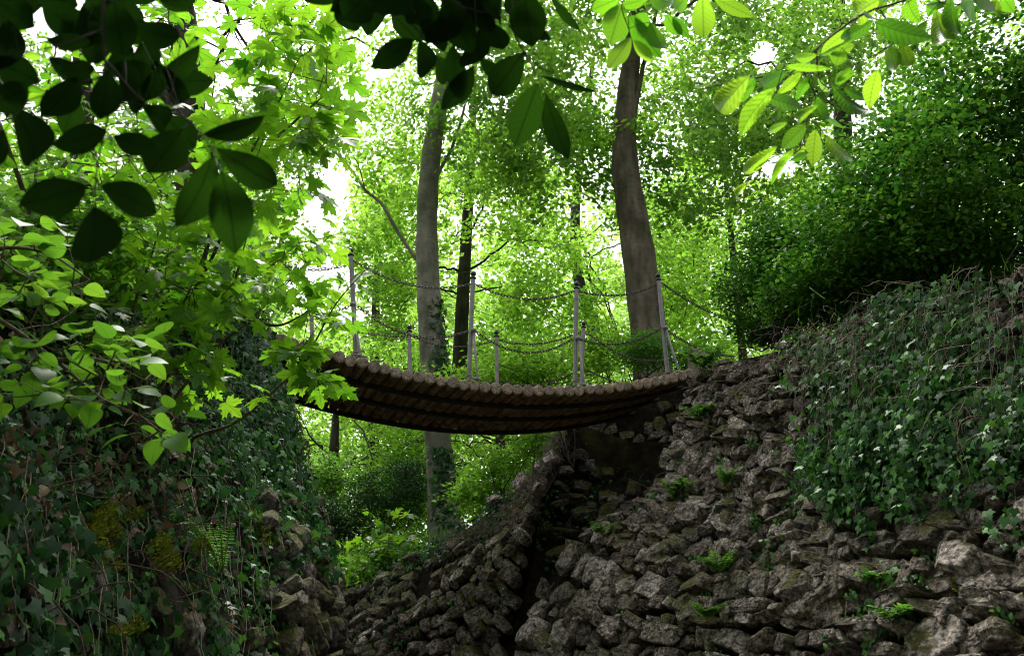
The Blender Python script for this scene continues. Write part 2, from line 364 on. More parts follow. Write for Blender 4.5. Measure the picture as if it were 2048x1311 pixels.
def logmat():
    m, nt, N, L, bs = newmat("log_side")
    tc = N.new("ShaderNodeTexCoord"); oi = N.new("ShaderNodeObjectInfo")
    mp = N.new("ShaderNodeMapping"); mp.inputs["Scale"].default_value = (30, 30, 2.5); L.new(tc.outputs["Object"], mp.inputs[0]); L.new(oi.outputs["Random"], mp.inputs["Location"])
    n1 = N.new("ShaderNodeTexNoise"); n1.inputs["Scale"].default_value = 1; n1.inputs["Detail"].default_value = 8; L.new(mp.outputs[0], n1.inputs["Vector"])
    n2 = N.new("ShaderNodeTexNoise"); n2.inputs["Scale"].default_value = 9; n2.inputs["Detail"].default_value = 6; L.new(tc.outputs["Object"], n2.inputs["Vector"])
    r = ramp(N, [(0.3, (0.12, 0.08, 0.048)), (0.5, (0.30, 0.205, 0.12)), (0.7, (0.46, 0.33, 0.20))]); L.new(n1.outputs[0], r.inputs[0])
    r2 = ramp(N, [(0.3, (0.35, 0.33, 0.3)), (0.6, (1, 1, 1))]); L.new(n2.outputs[0], r2.inputs[0])
    mx = N.new("ShaderNodeMix"); mx.data_type = 'RGBA'; mx.blend_type = 'MULTIPLY'; mx.inputs["Factor"].default_value = 1
    L.new(r.outputs[0], mx.inputs["A"]); L.new(r2.outputs[0], mx.inputs["B"]); L.new(mx.outputs["Result"], bs.inputs["Base Color"])
    bs.inputs["Roughness"].default_value = 0.85; bs.inputs["Specular IOR Level"].default_value = 0.2
    b = N.new("ShaderNodeBump"); b.inputs["Strength"].default_value = 0.6; b.inputs["Distance"].default_value = 0.01
    L.new(n1.outputs[0], b.inputs["Height"]); L.new(b.outputs[0], bs.inputs["Normal"])
    # end grain: rings round the log axis (local z) with radial cracks
    e, nt, N, L, bs = newmat("log_end")
    tc = N.new("ShaderNodeTexCoord"); oi = N.new("ShaderNodeObjectInfo")
    w = N.new("ShaderNodeTexWave"); w.wave_type = 'RINGS'; w.rings_direction = 'Z'; w.inputs["Scale"].default_value = 26; w.inputs["Distortion"].default_value = 2.5; w.inputs["Detail"].default_value = 3
    L.new(tc.outputs["Object"], w.inputs["Vector"])
    n = N.new("ShaderNodeTexNoise"); n.inputs["Scale"].default_value = 24; n.inputs["Detail"].default_value = 10; n.inputs["Roughness"].default_value = 0.7
    ofs = N.new("ShaderNodeVectorMath"); ofs.operation = 'MULTIPLY_ADD'; ofs.inputs[1].default_value = (1, 1, 0)
    cb = N.new("ShaderNodeCombineXYZ"); 
    for q in range(3): L.new(oi.outputs["Random"], cb.inputs[q])
    sm = N.new("ShaderNodeVectorMath"); sm.operation = 'SCALE'; sm.inputs["Scale"].default_value = 50; L.new(cb.outputs[0], sm.inputs[0])
    L.new(tc.outputs["Object"], ofs.inputs[0]); L.new(sm.outputs[0], ofs.inputs[2]); L.new(ofs.outputs[0], n.inputs["Vector"])
    g = N.new("ShaderNodeTexGradient"); g.gradient_type = 'RADIAL'; L.new(tc.outputs["Object"], g.inputs[0])
    n4 = N.new("ShaderNodeTexNoise"); n4.noise_dimensions = '1D'; n4.inputs["Scale"].default_value = 22; n4.inputs["Detail"].default_value = 3
    a = N.new("ShaderNodeMath"); a.operation = 'ADD'; L.new(g.outputs["Fac"], a.inputs[0]); L.new(oi.outputs["Random"], a.inputs[1]); L.new(a.outputs[0], n4.inputs["W"])
    rc = ramp(N, [(0.33, (0.25, 0.22, 0.2)), (0.42, (1, 1, 1))]); L.new(n4.outputs[0], rc.inputs[0])
    r = ramp(N, [(0.32, (0.16, 0.12, 0.09)), (0.5, (0.38, 0.30, 0.24)), (0.68, (0.6, 0.52, 0.45))]); L.new(n.outputs[0], r.inputs[0])
    mx = N.new("ShaderNodeMix"); mx.data_type = 'RGBA'; mx.blend_type = 'MULTIPLY'; mx.inputs["Factor"].default_value = 0.8
    L.new(r.outputs[0], mx.inputs["A"]); L.new(rc.outputs[0], mx.inputs["B"])
    rw = ramp(N, [(0.2, (0.55, 0.5, 0.45)), (0.6, (1, 1, 1))]); L.new(w.outputs[0], rw.inputs[0])
    m3 = N.new("ShaderNodeMix"); m3.data_type = 'RGBA'; m3.blend_type = 'MULTIPLY'; m3.inputs["Factor"].default_value = 0.7
    L.new(mx.outputs["Result"], m3.inputs["A"]); L.new(rw.outputs[0], m3.inputs["B"])
    rr = ramp(N, [(0, (0.7, 0.68, 0.66)), (0.6, (1, 0.97, 0.95)), (1, (1.25, 1.1, 0.95))]); L.new(oi.outputs["Random"], rr.inputs[0])
    m4 = N.new("ShaderNodeMix"); m4.data_type = 'RGBA'; m4.blend_type = 'MULTIPLY'; m4.inputs["Factor"].default_value = 1
    L.new(m3.outputs["Result"], m4.inputs["A"]); L.new(rr.outputs[0], m4.inputs["B"])
    L.new(m4.outputs["Result"], bs.inputs["Base Color"]); bs.inputs["Roughness"].default_value = 0.9
    b = N.new("ShaderNodeBump"); b.inputs["Strength"].default_value = 0.7; b.inputs["Distance"].default_value = 0.008
    L.new(w.outputs[0], b.inputs["Height"]); L.new(b.outputs[0], bs.inputs["Normal"])
    return m, e
M_LOG, M_LOGEND = logmat()
def metalmat(name, c, rough, metal, rust=0.3):
    m, nt, N, L, bs = newmat(name)
    tc = N.new("ShaderNodeTexCoord"); n = N.new("ShaderNodeTexNoise"); n.inputs["Scale"].default_value = 14; n.inputs["Detail"].default_value = 8
    L.new(tc.outputs["Object"], n.inputs["Vector"])
    r = ramp(N, [(0.35, tuple(x * 0.7 for x in c)), (0.55, c), (0.75, (c[0] * (1 + rust), c[1] * (1 - .1 * rust), c[2] * (1 - .5 * rust)))])
    L.new(n.outputs[0], r.inputs[0]); L.new(r.outputs[0], bs.inputs["Base Color"])
    bs.inputs["Roughness"].default_value = rough; bs.inputs["Metallic"].default_value = metal
    return m
M_POST = metalmat("galvanised_steel", (0.21, 0.195, 0.20), 0.5, 0.25, 0.3)
M_CAP = metalmat("black_cap", (0.008, 0.008, 0.012), 0.25, 0.0, 0.0)
M_CHAIN = metalmat("rusty_chain", (0.06, 0.045, 0.04), 0.6, 0.4, 0.6)
M_BEAM = metalmat("tarred_beam", (0.012, 0.009, 0.007), 0.8, 0.0, 0.3)

# ------------------------------------------------------------------ leaf templates
def fan(right, tip=(0, 1), base=(0, 0), c=(0, 0.22), droop=0.22, cup=0.0):
    o = [base] + list(right) + [tip] + [(-x, y) for x, y in reversed(right)]
    o = np.array(o, float); n = len(o)
    V = np.vstack([[c], o]); r2 = (V[:, 0] - c[0]) ** 2 + (V[:, 1] - c[1]) ** 2
    z = -droop * r2 + cup * np.abs(V[:, 0])
    T = np.column_stack([V, z])
    i = np.arange(n); F = np.stack([np.zeros(n, int), 1 + i, 1 + (i + 1) % n], -1)
    return T, [F]
MAPLE = fan([(.10, -.07), (.28, -.17), (.32, -.06), (.50, -.05), (.38, .08), (.35, .13), (.55, .22), (.50, .29), (.70, .44), (.50, .42), (.47, .53), (.33, .44), (.20, .40), (.22, .58), (.32, .68), (.17, .69), (.13, .83)], droop=0.28)
IVY = fan([(.13, -.10), (.33, -.16), (.36, .05), (.58, .28), (.30, .36), (.16, .58)], droop=0.25)
IVYS = fan([(.34, -.12), (.55, .28), (.2, .42)], droop=0.3)
def ovate(rows=6, w=0.55, pk=0.42, fold=0.15, droop=0.15, ser=0.0, tipsharp=0.35):
    T = []; F = []
    ys = np.linspace(0, 1, rows + 1)
    for j, y in enumerate(ys):
        h = w / 2 * (math.sin(math.pi * y ** (math.log(0.5) / math.log(pk))) ** 0.8 if 0 < y < 1 else 0.0)
        if y > 0.8: h *= 1 - tipsharp * (y - 0.8) / 0.2
        if ser and j % 2: h *= 1 - ser
        z = -droop * (y - 0.3) ** 2
        T += [(-h, y, z + fold * h), (0, y, z), (h, y, z + fold * h)]
    for j in range(rows):
        a = j * 3
        F += [(a, a + 1, a + 4, a + 3), (a + 1, a + 2, a + 5, a + 4)]
    return np.array(T, float), [np.array(F)]
BEECHL = ovate(12, 0.52, 0.5, 0.15, 0.2, 0.0, 0.1)
OVAL = ovate(6, 0.6, 0.45, 0.2, 0.3)
LINDEN = ovate(16, 0.86, 0.36, 0.12, 0.35, 0.07, 0.45)
def hornbeam():
    T = []; F = []; rows = 30; A = np.array([-1, -.55, -.12, 0, .12, .55, 1.0])
    for j in range(rows + 1):
        y = j / rows; h = 0.24 * (math.sin(math.pi * y ** 0.85) ** 0.75 if 0 < y < 1 else 0.0)
        if j % 2: h *= 0.93
        for a in A:
            yy = y + abs(a) * h * 0.35 * (1 - y)
            T.append((a * h, yy, 0.010 * (1 if j % 2 else -1) * min(1, abs(a) * 2) * (h / 0.24) + 0.12 * abs(a) * h - 0.25 * (y - 0.4) ** 2))
    for j in range(rows):
        for k in range(6):
            a = j * 7 + k; F.append((a, a + 1, a + 8, a + 7))
    return np.array(T, float), [np.array(F)]
HORN = hornbeam()
DIA = (np.array([(0, 0, 0), (.32, .45, .06), (0, 1, -.06), (-.32, .45, .06)], float), [np.array([(0, 1, 2, 3)])])
DIA6 = (np.array([(0, 0, 0), (.26, .25, .05), (.28, .6, .03), (0, 1, -.1), (-.28, .6, .03), (-.26, .25, .05)], float), [np.array([(0, 1, 2, 3), (0, 3, 4, 5)])])
BLADE = (np.array([(-.02, 0, 0), (.02, 0, 0), (-.018, .4, .03), (.018, .4, .03), (-.012, .75, .0), (.012, .75, .0), (0, 1, -.12)], float), [np.array([(0, 1, 3, 2), (2, 3, 5, 4)]), np.array([(4, 5, 6)])])

# ------------------------------------------------------------------ surface patches
def cr1(q, t):
    n = q.shape[0]
    t = np.clip(t, 0, 1) * (n - 1); i = np.minimum(t.astype(int), n - 2); f = t - i
    g = np.concatenate([[2 * q[0] - q[1]], q, [2 * q[-1] - q[-2]]])
    return i, f, g
class Patch:
    def __init__(s, ctrl, rough=0.0, rs=1.2):
        s.c = np.array(ctrl, float); s.rough = rough; s.rs = rs
    def raw(s, u, v):
        c = s.c; Rn, Cn = c.shape[:2]
        def w(f): return np.stack([-.5 * f + f ** 2 - .5 * f ** 3, 1 - 2.5 * f ** 2 + 1.5 * f ** 3, .5 * f + 2 * f ** 2 - 1.5 * f ** 3, -.5 * f ** 2 + .5 * f ** 3], -1)
        def ix(t, n):
            t = np.clip(t, 0, 1) * (n - 1); i = np.minimum(t.astype(int), n - 2); return i, t - i
        u = np.asarray(u, float).ravel(); v = np.asarray(v, float).ravel()
        g = np.concatenate([[2 * c[0] - c[1]], c, [2 * c[-1] - c[-2]]], 0)
        g = np.concatenate([2 * g[:, :1] - g[:, 1:2], g, 2 * g[:, -1:] - g[:, -2:-1]], 1)
        iv, fv = ix(v, Rn); iu, fu = ix(u, Cn); wv, wu = w(fv), w(fu)
        o = 0
        for a in range(4):
            for b in range(4): o = o + (wv[:, a] * wu[:, b])[:, None] * g[iv + a, iu + b]
        return o
    def nor(s, u, v):
        e = 1e-3
        du = s.raw(np.clip(u + e, 0, 1), v) - s.raw(np.clip(u - e, 0, 1), v)
        dv = s.raw(u, np.clip(v + e, 0, 1)) - s.raw(u, np.clip(v - e, 0, 1))
        n = nrm(np.cross(dv, du))
        ctr = np.array([-0.4, 5.0, 2.0])
        p = s.raw(u, v)
        flip = np.sign(np.sum(n * (s.side - p if hasattr(s, 'side') else ctr - p), -1, keepdims=True)); flip[flip == 0] = 1
        return n * flip, du / 2 / e, dv / 2 / e
    def at(s, u, v, off=0.0):
        u = np.atleast_1d(np.asarray(u, float)); v = np.atleast_1d(np.asarray(v, float))
        n, du, dv = s.nor(u, v); p = s.raw(u, v)
        if s.rough: p = p + n * (s.rough * fbm(p, s.rs))[:, None]
        return p + n * np.asarray(off).reshape(-1, 1), n
    def grid(s, mb, nu, nv, off=0.0, mat=0):
        U, V = np.meshgrid(np.linspace(0, 1, nu), np.linspace(0, 1, nv)); p, n = s.at(U.ravel(), V.ravel(), off)
        i = np.arange(nv - 1)[:, None] * nu; j = np.arange(nu - 1)[None]
        F = np.stack([i + j, i + j + 1, i + nu + j + 1, i + nu + j], -1).reshape(-1, 4)
        mb.add(p, F, mat)

def ico(sub):
    t = (1 + 5 ** .5) / 2
    V = [(-1, t, 0), (1, t, 0), (-1, -t, 0), (1, -t, 0), (0, -1, t), (0, 1, t), (0, -1, -t), (0, 1, -t), (t, 0, -1), (t, 0, 1), (-t, 0, -1), (-t, 0, 1)]
    F = [(0, 11, 5), (0, 5, 1), (0, 1, 7), (0, 7, 10), (0, 10, 11), (1, 5, 9), (5, 11, 4), (11, 10, 2), (10, 7, 6), (7, 1, 8), (3, 9, 4), (3, 4, 2), (3, 2, 6), (3, 6, 8), (3, 8, 9), (4, 9, 5), (2, 4, 11), (6, 2, 10), (8, 6, 7), (9, 8, 1)]
    V = [np.array(v) / np.linalg.norm(v) for v in V]
    for _ in range(sub):
        c = {}; G = []
        def mid(a, b):
            k = (min(a, b), max(a, b))
            if k not in c: V.append(nrm(V[a] + V[b])); c[k] = len(V) - 1
            return c[k]
        for a, b, d in F:
            x, y, z = mid(a, b), mid(b, d), mid(d, a); G += [(a, x, z), (b, y, x), (d, z, y), (x, y, z)]
        F = G
    return np.array(V), np.array(F)
ICO = {k: ico(k) for k in (1, 2, 3, 4)}
def rock(mb, o, ax, size, sub=3, rnd=None, nz=0.10):
    """angular stone: ax (3,3) columns = width, height, depth axes"""
    D, F = ICO[sub]
    m = random.randint(6, 10)
    nn = nrm(rng.normal(0, 1, (m, 3))); h = rng.uniform(0.62, 1.05, m)
    nn = np.vstack([nn, np.eye(3), -np.eye(3), nrm(np.array([rng.normal(0, .16), rng.normal(0, .16), 1.0]))[None]]); h = np.concatenate([h, rng.uniform(.78, .95, 6), [random.uniform(.48, .64)]])
    a = np.maximum(D @ nn.T, 0) / h
    r = (np.sum(a ** 28, 1)) ** (-1 / 28)
    V = D * r[:, None]
    ph = rng.uniform(0, 100, 3)
    r2 = 1 + nz * fbm(V + ph, 2.0) + nz * 0.8 * fbm(V + ph, 4.5) * 1.0 + nz * 0.75 * np.abs(fbm(V * [1, 1.8, 1] - ph, 7.0)) + nz * .3 * fbm(V + ph, 15)
    V = V * r2[:, None] * np.asarray(size) / 2
    mb.add(V @ np.asarray(ax).T + o, F, 0, random.random() if rnd is None else rnd)
def coursed(mb, pt, w=0.3, h=0.16, sub=3, scale=lambda u, v: 1.0, v0=0.0, v1=1.0, u0=0.0, u1=1.0, depth=1.0, proud=0.05, skip=0.0, filt=None, uvf=None):
    v = v0; cnt = 0
    while v < v1:
        hh = h * random.uniform(0.7, 1.5); u = u0 - random.uniform(0, .03); ph = random.uniform(0, 6.28)
        um = (u0 + u1) / 2
        _, du, dv = pt.nor(np.array([um]), np.array([min(v, 1)])); lv = np.linalg.norm(dv[0]); s_ = scale(um, v)
        while u < u1:
            s = scale(u, v); 
            uu = min(max(u, 0), 1); n, du, dv = pt.nor(np.array([uu]), np.array([min(v, 1)]))
            lu, lvl = np.linalg.norm(du[0]), np.linalg.norm(dv[0])
            ww = w * s * random.choice([.55, .75, .9, 1.0, 1.2, 1.6]) * random.uniform(.85, 1.15)
            cu = u + ww / lu / 2; cv = v + (hh * s_ * 0.5 + 0.35 * hh * math.sin(cu * 14 + ph) + random.uniform(-.2, .2) * hh) / lvl
            hloc = hh * s_ * (lvl / lv) * random.uniform(.85, 1.25)
            if 0 <= cu <= 1 and 0 <= cv <= 1 and random.random() >= skip:
                p, n = pt.at([cu], [cv], [random.uniform(-.7, 1) * proud])
                if uvf is None or uvf(cu, cv):
                    n = n[0]; t = nrm(du[0]); t = nrm(t - n * np.dot(t, n)); b = np.cross(n, t)
                    if b[2] < 0: b = -b; 
                    an = random.gauss(0, .16); t2 = math.cos(an) * t + math.sin(an) * b; b2 = np.cross(n, t2); 
                    n2 = nrm(n + 0.10 * rng.normal(0, 1, 3)); t2 = nrm(t2 - n2 * np.dot(t2, n2)); b2 = np.cross(n2, t2)
                    rock(mb, p[0], np.column_stack([t2, b2, n2]), (ww * 1.06, hloc * 1.12, (0.5 * ww + 0.16) * depth), sub); cnt += 1
            u += ww / lu
        v += hh * s_ / lv
    return cnt

# ================================================================== LARGE STRUCTURE
# ground and path
mb = MB(); g = 60
X, Yg = np.meshgrid(np.linspace(-300, 300, g), np.linspace(-60, 500, g)); Z = np.zeros_like(X) - 0.02
i = np.arange(g - 1)[:, None] * g; j = np.arange(g - 1)[None]
mb.add(np.column_stack([X.ravel(), Yg.ravel(), Z.ravel()]), np.stack([i + j, i + j + 1, i + g + j + 1, i + g + j], -1).reshape(-1, 4))
tag(mb.obj("ground", M_LITTER), kind="structure")
mb = MB()
pc = curve([(0.6, -8, 0.0), (0.4, 0, 0.0), (0.2, 5, 0), (-0.3, 9, 0), (-2.5, 12, 0), (-8, 14, 0)], 60)
tt = nrm(np.gradient(pc, axis=0)); sd_ = np.column_stack([-tt[:, 1], tt[:, 0], np.zeros(60)])
L_, R_ = pc + sd_ * 1.1, pc - sd_ * 1.1; V = np.empty((120, 3)); V[0::2] = L_; V[1::2] = R_; V[:, 2] = 0.004
mb.add(V, np.array([(2 * k, 2 * k + 1, 2 * k + 3, 2 * k + 2) for k in range(59)]))
tag(mb.obj("path", M_PATH), kind="structure")

# hillside behind the gorge
def hill(x, y):
    x = np.asarray(x, float); y = np.asarray(y, float)
    s = np.clip((-x - 0.3) / 4.5, 0, 1); s = s * s * (3 - 2 * s)
    t = np.clip((y - 13.2) / 6, 0, 1); t = t * t * (3 - 2 * t)
    far = np.clip((y - 14) / 26, 0, 1)
    return 2.6 + 1.2 * t - 1.3 * s * (1 - far) + 2.0 * far + 0.12 * np.sin(x * 1.1 + y * .7)

# right-hand near wall
W1 = Patch([
    [P(1385, 750, 10.1), P(1500, 712, 9.05), P(1650, 672, 7.75), P(1850, 610, 6.7), P(2200, 540, 5.4)],
    [P(1352, 865, 9.95), P(1480, 860, 8.98), P(1640, 850, 7.62), P(1860, 830, 6.5), P(2200, 800, 5.2)],
    [P(1300, 985, 9.8), P(1430, 1000, 8.9), P(1630, 1000, 7.6), P(1860, 990, 6.45), P(2220, 970, 5.1)],
    [P(1150, 1090, 9.9), P(1350, 1150, 8.7), P(1615, 1150, 7.3), P(1865, 1150, 6.2), P(2250, 1150, 4.85)],
    [P(1005, 1330, 9.7), P(1300, 1330, 8.5), P(1600, 1330, 7.1), P(1870, 1330, 6.0), P(2280, 1330, 4.65)],
    [P(950, 1660, 9.4), P(1250, 1700, 8.3), P(1590, 1800, 6.9), P(1880, 1900, 5.8), P(2330, 2100, 4.5)]], 0.09, 1.6)
_d = (W1.c[:, -1] - W1.c[:, -2]); _d[:, 2] *= 0; _d[:] = nrm(_d.mean(0))[None] * 1.6
W1c = Patch(np.stack([W1.c[:, -1] - _d * .1, W1.c[:, -1] + _d, W1.c[:, -1] + 2.2 * _d, W1.c[:, -1] + 3.4 * _d], 1), .09, 1.6)
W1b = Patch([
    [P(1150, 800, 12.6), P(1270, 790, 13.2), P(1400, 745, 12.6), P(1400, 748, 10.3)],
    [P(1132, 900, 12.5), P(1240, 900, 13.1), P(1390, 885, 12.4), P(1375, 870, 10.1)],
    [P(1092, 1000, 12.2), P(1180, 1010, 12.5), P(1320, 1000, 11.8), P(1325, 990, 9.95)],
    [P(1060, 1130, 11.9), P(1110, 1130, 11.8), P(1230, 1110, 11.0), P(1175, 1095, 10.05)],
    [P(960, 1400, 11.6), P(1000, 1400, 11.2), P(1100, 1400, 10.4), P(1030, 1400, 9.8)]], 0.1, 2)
W2 = Patch([
    [P(560, 1300, 14.3), P(640, 1238, 14.0), P(720, 1172, 13.8), P(815, 1108, 13.5), P(930, 1050, 13.2), P(1050, 950, 12.9), P(1148, 832, 12.7)],
    [P(550, 1350, 14.0), P(630, 1300, 13.7), P(710, 1245, 13.4), P(810, 1180, 13.1), P(915, 1120, 12.8), P(1015, 1040, 12.5), P(1108, 930, 12.4)],
    [P(540, 1420, 13.7), P(620, 1390, 13.3), P(700, 1350, 13.0), P(800, 1280, 12.7), P(890, 1220, 12.3), P(970, 1160, 12.0), P(1050, 1060, 11.9)],
    [P(530, 1560, 13.3), P(610, 1560, 12.9), P(690, 1560, 12.6), P(780, 1560, 12.3), P(860, 1560, 12.0), P(920, 1560, 11.6), P(970, 1560, 11.4)]], 0.08, 2)
# left-hand bank
LB = Patch([
    [P(-500, 330, 2.7), P(0, 520, 4.3), P(180, 552, 5.6), P(330, 590, 7.0), P(420, 618, 8.2), P(492, 650, 8.9), P(400, 640, 12.5)],
    [P(-450, 640, 2.4), P(0, 720, 3.75), P(190, 745, 4.9), P(330, 770, 6.2), P(450, 790, 7.6), P(540, 790, 8.8), P(420, 790, 12.5)],
    [P(-420, 900, 2.2), P(0, 930, 3.4), P(205, 940, 4.4), P(360, 955, 5.6), P(490, 960, 7.0), P(585, 960, 8.6), P(440, 960, 12.5)],
    [P(-400, 1150, 2.0), P(0, 1150, 3.0), P(220, 1150, 3.95), P(385, 1150, 5.1), P(525, 1150, 6.4), P(635, 1150, 8.2), P(480, 1150, 12.5)],
    [P(-400, 1400, 1.85), P(0, 1400, 2.75), P(230, 1400, 3.6), P(410, 1400, 4.6), P(560, 1400, 5.9), P(668, 1400, 7.8), P(500, 1400, 12.5)],
    [P(-400, 2100, 1.7), P(0, 2100, 2.5), P(240, 2000, 3.3), P(430, 1900, 4.2), P(590, 1750, 5.5), P(690, 1650, 7.4), P(520, 1550, 12.5)]], 0.10, 1.8)

def wall(name, patches, label, cat, mat):
    p0 = patches[0][0].at([.5], [1.0])[0][0]
    t = thing(name, (p0[0], p0[1], 0), label, cat)
    s = MB(); e = MB()
    for (pt, kw) in patches:
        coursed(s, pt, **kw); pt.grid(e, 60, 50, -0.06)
    if patches[0][0] is W1:
        for _ in range(120):      # larger blocks set among the small ones
            uu, vv = random.uniform(.04, .98), random.uniform(.08, .9); k_ = random.uniform(.22, .42) * (.75 + .5 * uu * vv)
            p, n = W1.at([uu], [vv], [random.uniform(.0, .05)]); n = n[0]; du = W1.nor(np.array([uu]), np.array([vv]))[1][0]
            t_ = nrm(du - n * np.dot(du, n)); b_ = np.cross(n, t_); b_ = b_ * np.sign(b_[2]); an = random.gauss(0, .3); t2 = math.cos(an) * t_ + math.sin(an) * b_; b2 = np.cross(n, t2)
            rock(s, p[0], np.column_stack([t2, b2, n]), (k_, k_ * random.uniform(.4, .75), k_ * .6 + .1), 4)
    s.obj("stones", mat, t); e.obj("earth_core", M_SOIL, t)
    return t
def sc1(u, v): return (0.78 + 0.55 * v * (0.5 + 0.5 * u)) * (1.35 if math.sin(u * 37 + v * 23) * math.sin(v * 31 - u * 11) > .45 else 1)
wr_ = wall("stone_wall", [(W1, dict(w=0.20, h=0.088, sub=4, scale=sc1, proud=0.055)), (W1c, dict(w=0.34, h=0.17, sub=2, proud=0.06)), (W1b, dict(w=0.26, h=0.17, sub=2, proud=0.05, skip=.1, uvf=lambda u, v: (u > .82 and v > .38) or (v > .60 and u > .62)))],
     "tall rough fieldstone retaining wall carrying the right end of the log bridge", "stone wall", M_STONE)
s = MB(); coursed(s, W1b, w=.24, h=.15, sub=3, v1=.66, u1=.84, proud=.05, skip=.58); s.obj("stones", M_STONEL, wr_)  # sparse darker stones over near-black earth paint the recess's shade
wall("stone_wall", [(W2, dict(w=0.20, h=0.135, sub=3, proud=0.06, uvf=lambda u, v: not (u > .52 and v < .42 - .15 * math.sin(u * 30) and random.random() < .8)))],
     "lower mossy stone wall stepping down to the left beyond the bridge", "stone wall", M_STONEF)

# terrain on top of the walls (banks)
def bank(name, line, out, steps, rise, mat=M_LITTER, sink=0.06):
    mb = MB(); n = len(line); Vs = []
    for k, s in enumerate(steps):
        q = line + out * s; q = q.copy(); q[:, 2] = line[:, 2] - sink + rise(s, line); q[:, 2] += 0.05 * fbm(q, 1.3) * (k > 0); Vs.append(q)
    V = np.concatenate(Vs); m = len(steps)
    i = np.arange(m - 1)[:, None] * n; j = np.arange(n - 1)[None]
    mb.add(V, np.stack([i + j, i + j + 1, i + n + j + 1, i + n + j], -1).reshape(-1, 4))
    return tag(mb.obj(name, mat), kind="structure")
u = np.linspace(0, 1, 40)
l1, n1 = W1.at(u, u * 0, -0.05); l1 = np.vstack([l1, W1c.at(np.linspace(.1, 1, 12), np.zeros(12), -.05)[0]])
bank("right_bank", l1, np.array([[0.72, 0.69, 0]]), [0, .5, 1, 2, 4, 8, 16, 40], lambda s, l: 0.12 * min(s, 6) + (0.0))
l2, n2 = LB.at(np.linspace(0, 1, 40), u * 0, -0.05)
bank("left_bank", l2, np.array([[-1.0, 0.12, 0]]), [0, .5, 1, 2, 4, 8, 16, 40], lambda s, l: 0.25 * min(s, 4))
mb = MB(); nx, ny = 90, 60
xs = np.linspace(-1, 1, nx); xs = np.sign(xs) * np.abs(xs) ** 1.8 * 160; ys = 13.4 + np.linspace(0, 1, ny) ** 2 * 300
X, Yg = np.meshgrid(xs, ys)
# front edge follows the top of the far wall
tl, _ = W2.at(np.linspace(0, 1, 40), np.zeros(40), -0.05)
Yf = np.interp(X[0], tl[:, 0], tl[:, 1], left=14.2, right=12.7)
Zf = np.interp(X[0], tl[:, 0], tl[:, 2], left=1.9, right=4.6)
Yg = Yg - 13.4 + Yf[None, :]
Z = hill(X, Yg); fr = np.clip((Yg - Yf[None]) / 1.2, 0, 1); Z = Zf[None] * (1 - fr) + Z * fr - 0.03
i = np.arange(ny - 1)[:, None] * nx; j = np.arange(nx - 1)[None]
mb.add(np.column_stack([X.ravel(), Yg.ravel(), Z.ravel()]), np.stack([i + j, i + j + 1, i + nx + j + 1, i + nx + j], -1).reshape(-1, 4))
tag(mb.obj("hillside", M_LITTER), kind="structure")

# left bank body with mossy stones near its foot
tL = thing("rock_bank", (-2.2, 5.5, 0), "steep dark earth bank with mossy rocks under ivy along the left side", "rock bank")
e = MB(); LB.grid(e, 110, 80, -0.02); e.obj("earth", M_SOIL, tL)
s = MB(); nrk = 0
for (uu, vv, ww, hh, dd) in [(random.uniform(.02, .86), random.uniform(.25, .97), random.uniform(.10, .30), random.uniform(.07, .18), random.uniform(.1, .2)) for _ in range(230)]:
    if vv < .62 - .35 * (uu > .7) and random.random() < .75: continue
    p, n = LB.at([uu], [vv], [random.uniform(-.05, .03)]); n = n[0]
    k = 0.55 + uu * .8
    t = nrm(np.cross(n, [0, 0, 1])); b = np.cross(n, t)
    if nrk < 90:
        q_ = MB(); rock(q_, p[0], np.column_stack([t, b, n]), (ww * k, hh * k, dd * k), 3, nz=.1); q_.obj("rock", M_STONEL, tL); nrk += 1
coursed(s, LB, w=.17, h=.12, sub=3, v0=.45, v1=1, u0=.66, u1=.9, proud=.1, skip=.2)
tag(s.obj("stones", M_STONEL, tL), kind="stuff")

# ================================================================== BRIDGE
near_px = [(492, 650), (545, 668), (600, 690), (660, 710), (720, 722), (790, 742), (863, 757), (931, 766), (998, 773), (1063, 779), (1127, 781), (1188, 780), (1245, 775), (1300, 766), (1345, 756), (1382, 744)]
PL = P(492, 650, 8.75); PR = P(1382, 744, 10.4)
def nearY(px): # distance of the vertical plane through the near edge
    a = (px - 1024) / FPX
    dirx = PR[0] - PL[0]; diry = PR[1] - PL[1]
    lo, hi = 0.0, 1.0
    return PL[1] + diry * np.clip((px - 492) / (1382 - 492), 0, 1) ** 1.12
near3 = np.array([P(x, y, nearY(x)) for x, y in near_px])
axis = nrm(np.array([PR[0] - PL[0], PR[1] - PL[1], 0]))
across = np.array([-axis[1], axis[0], 0.0]); across = nrm(across)
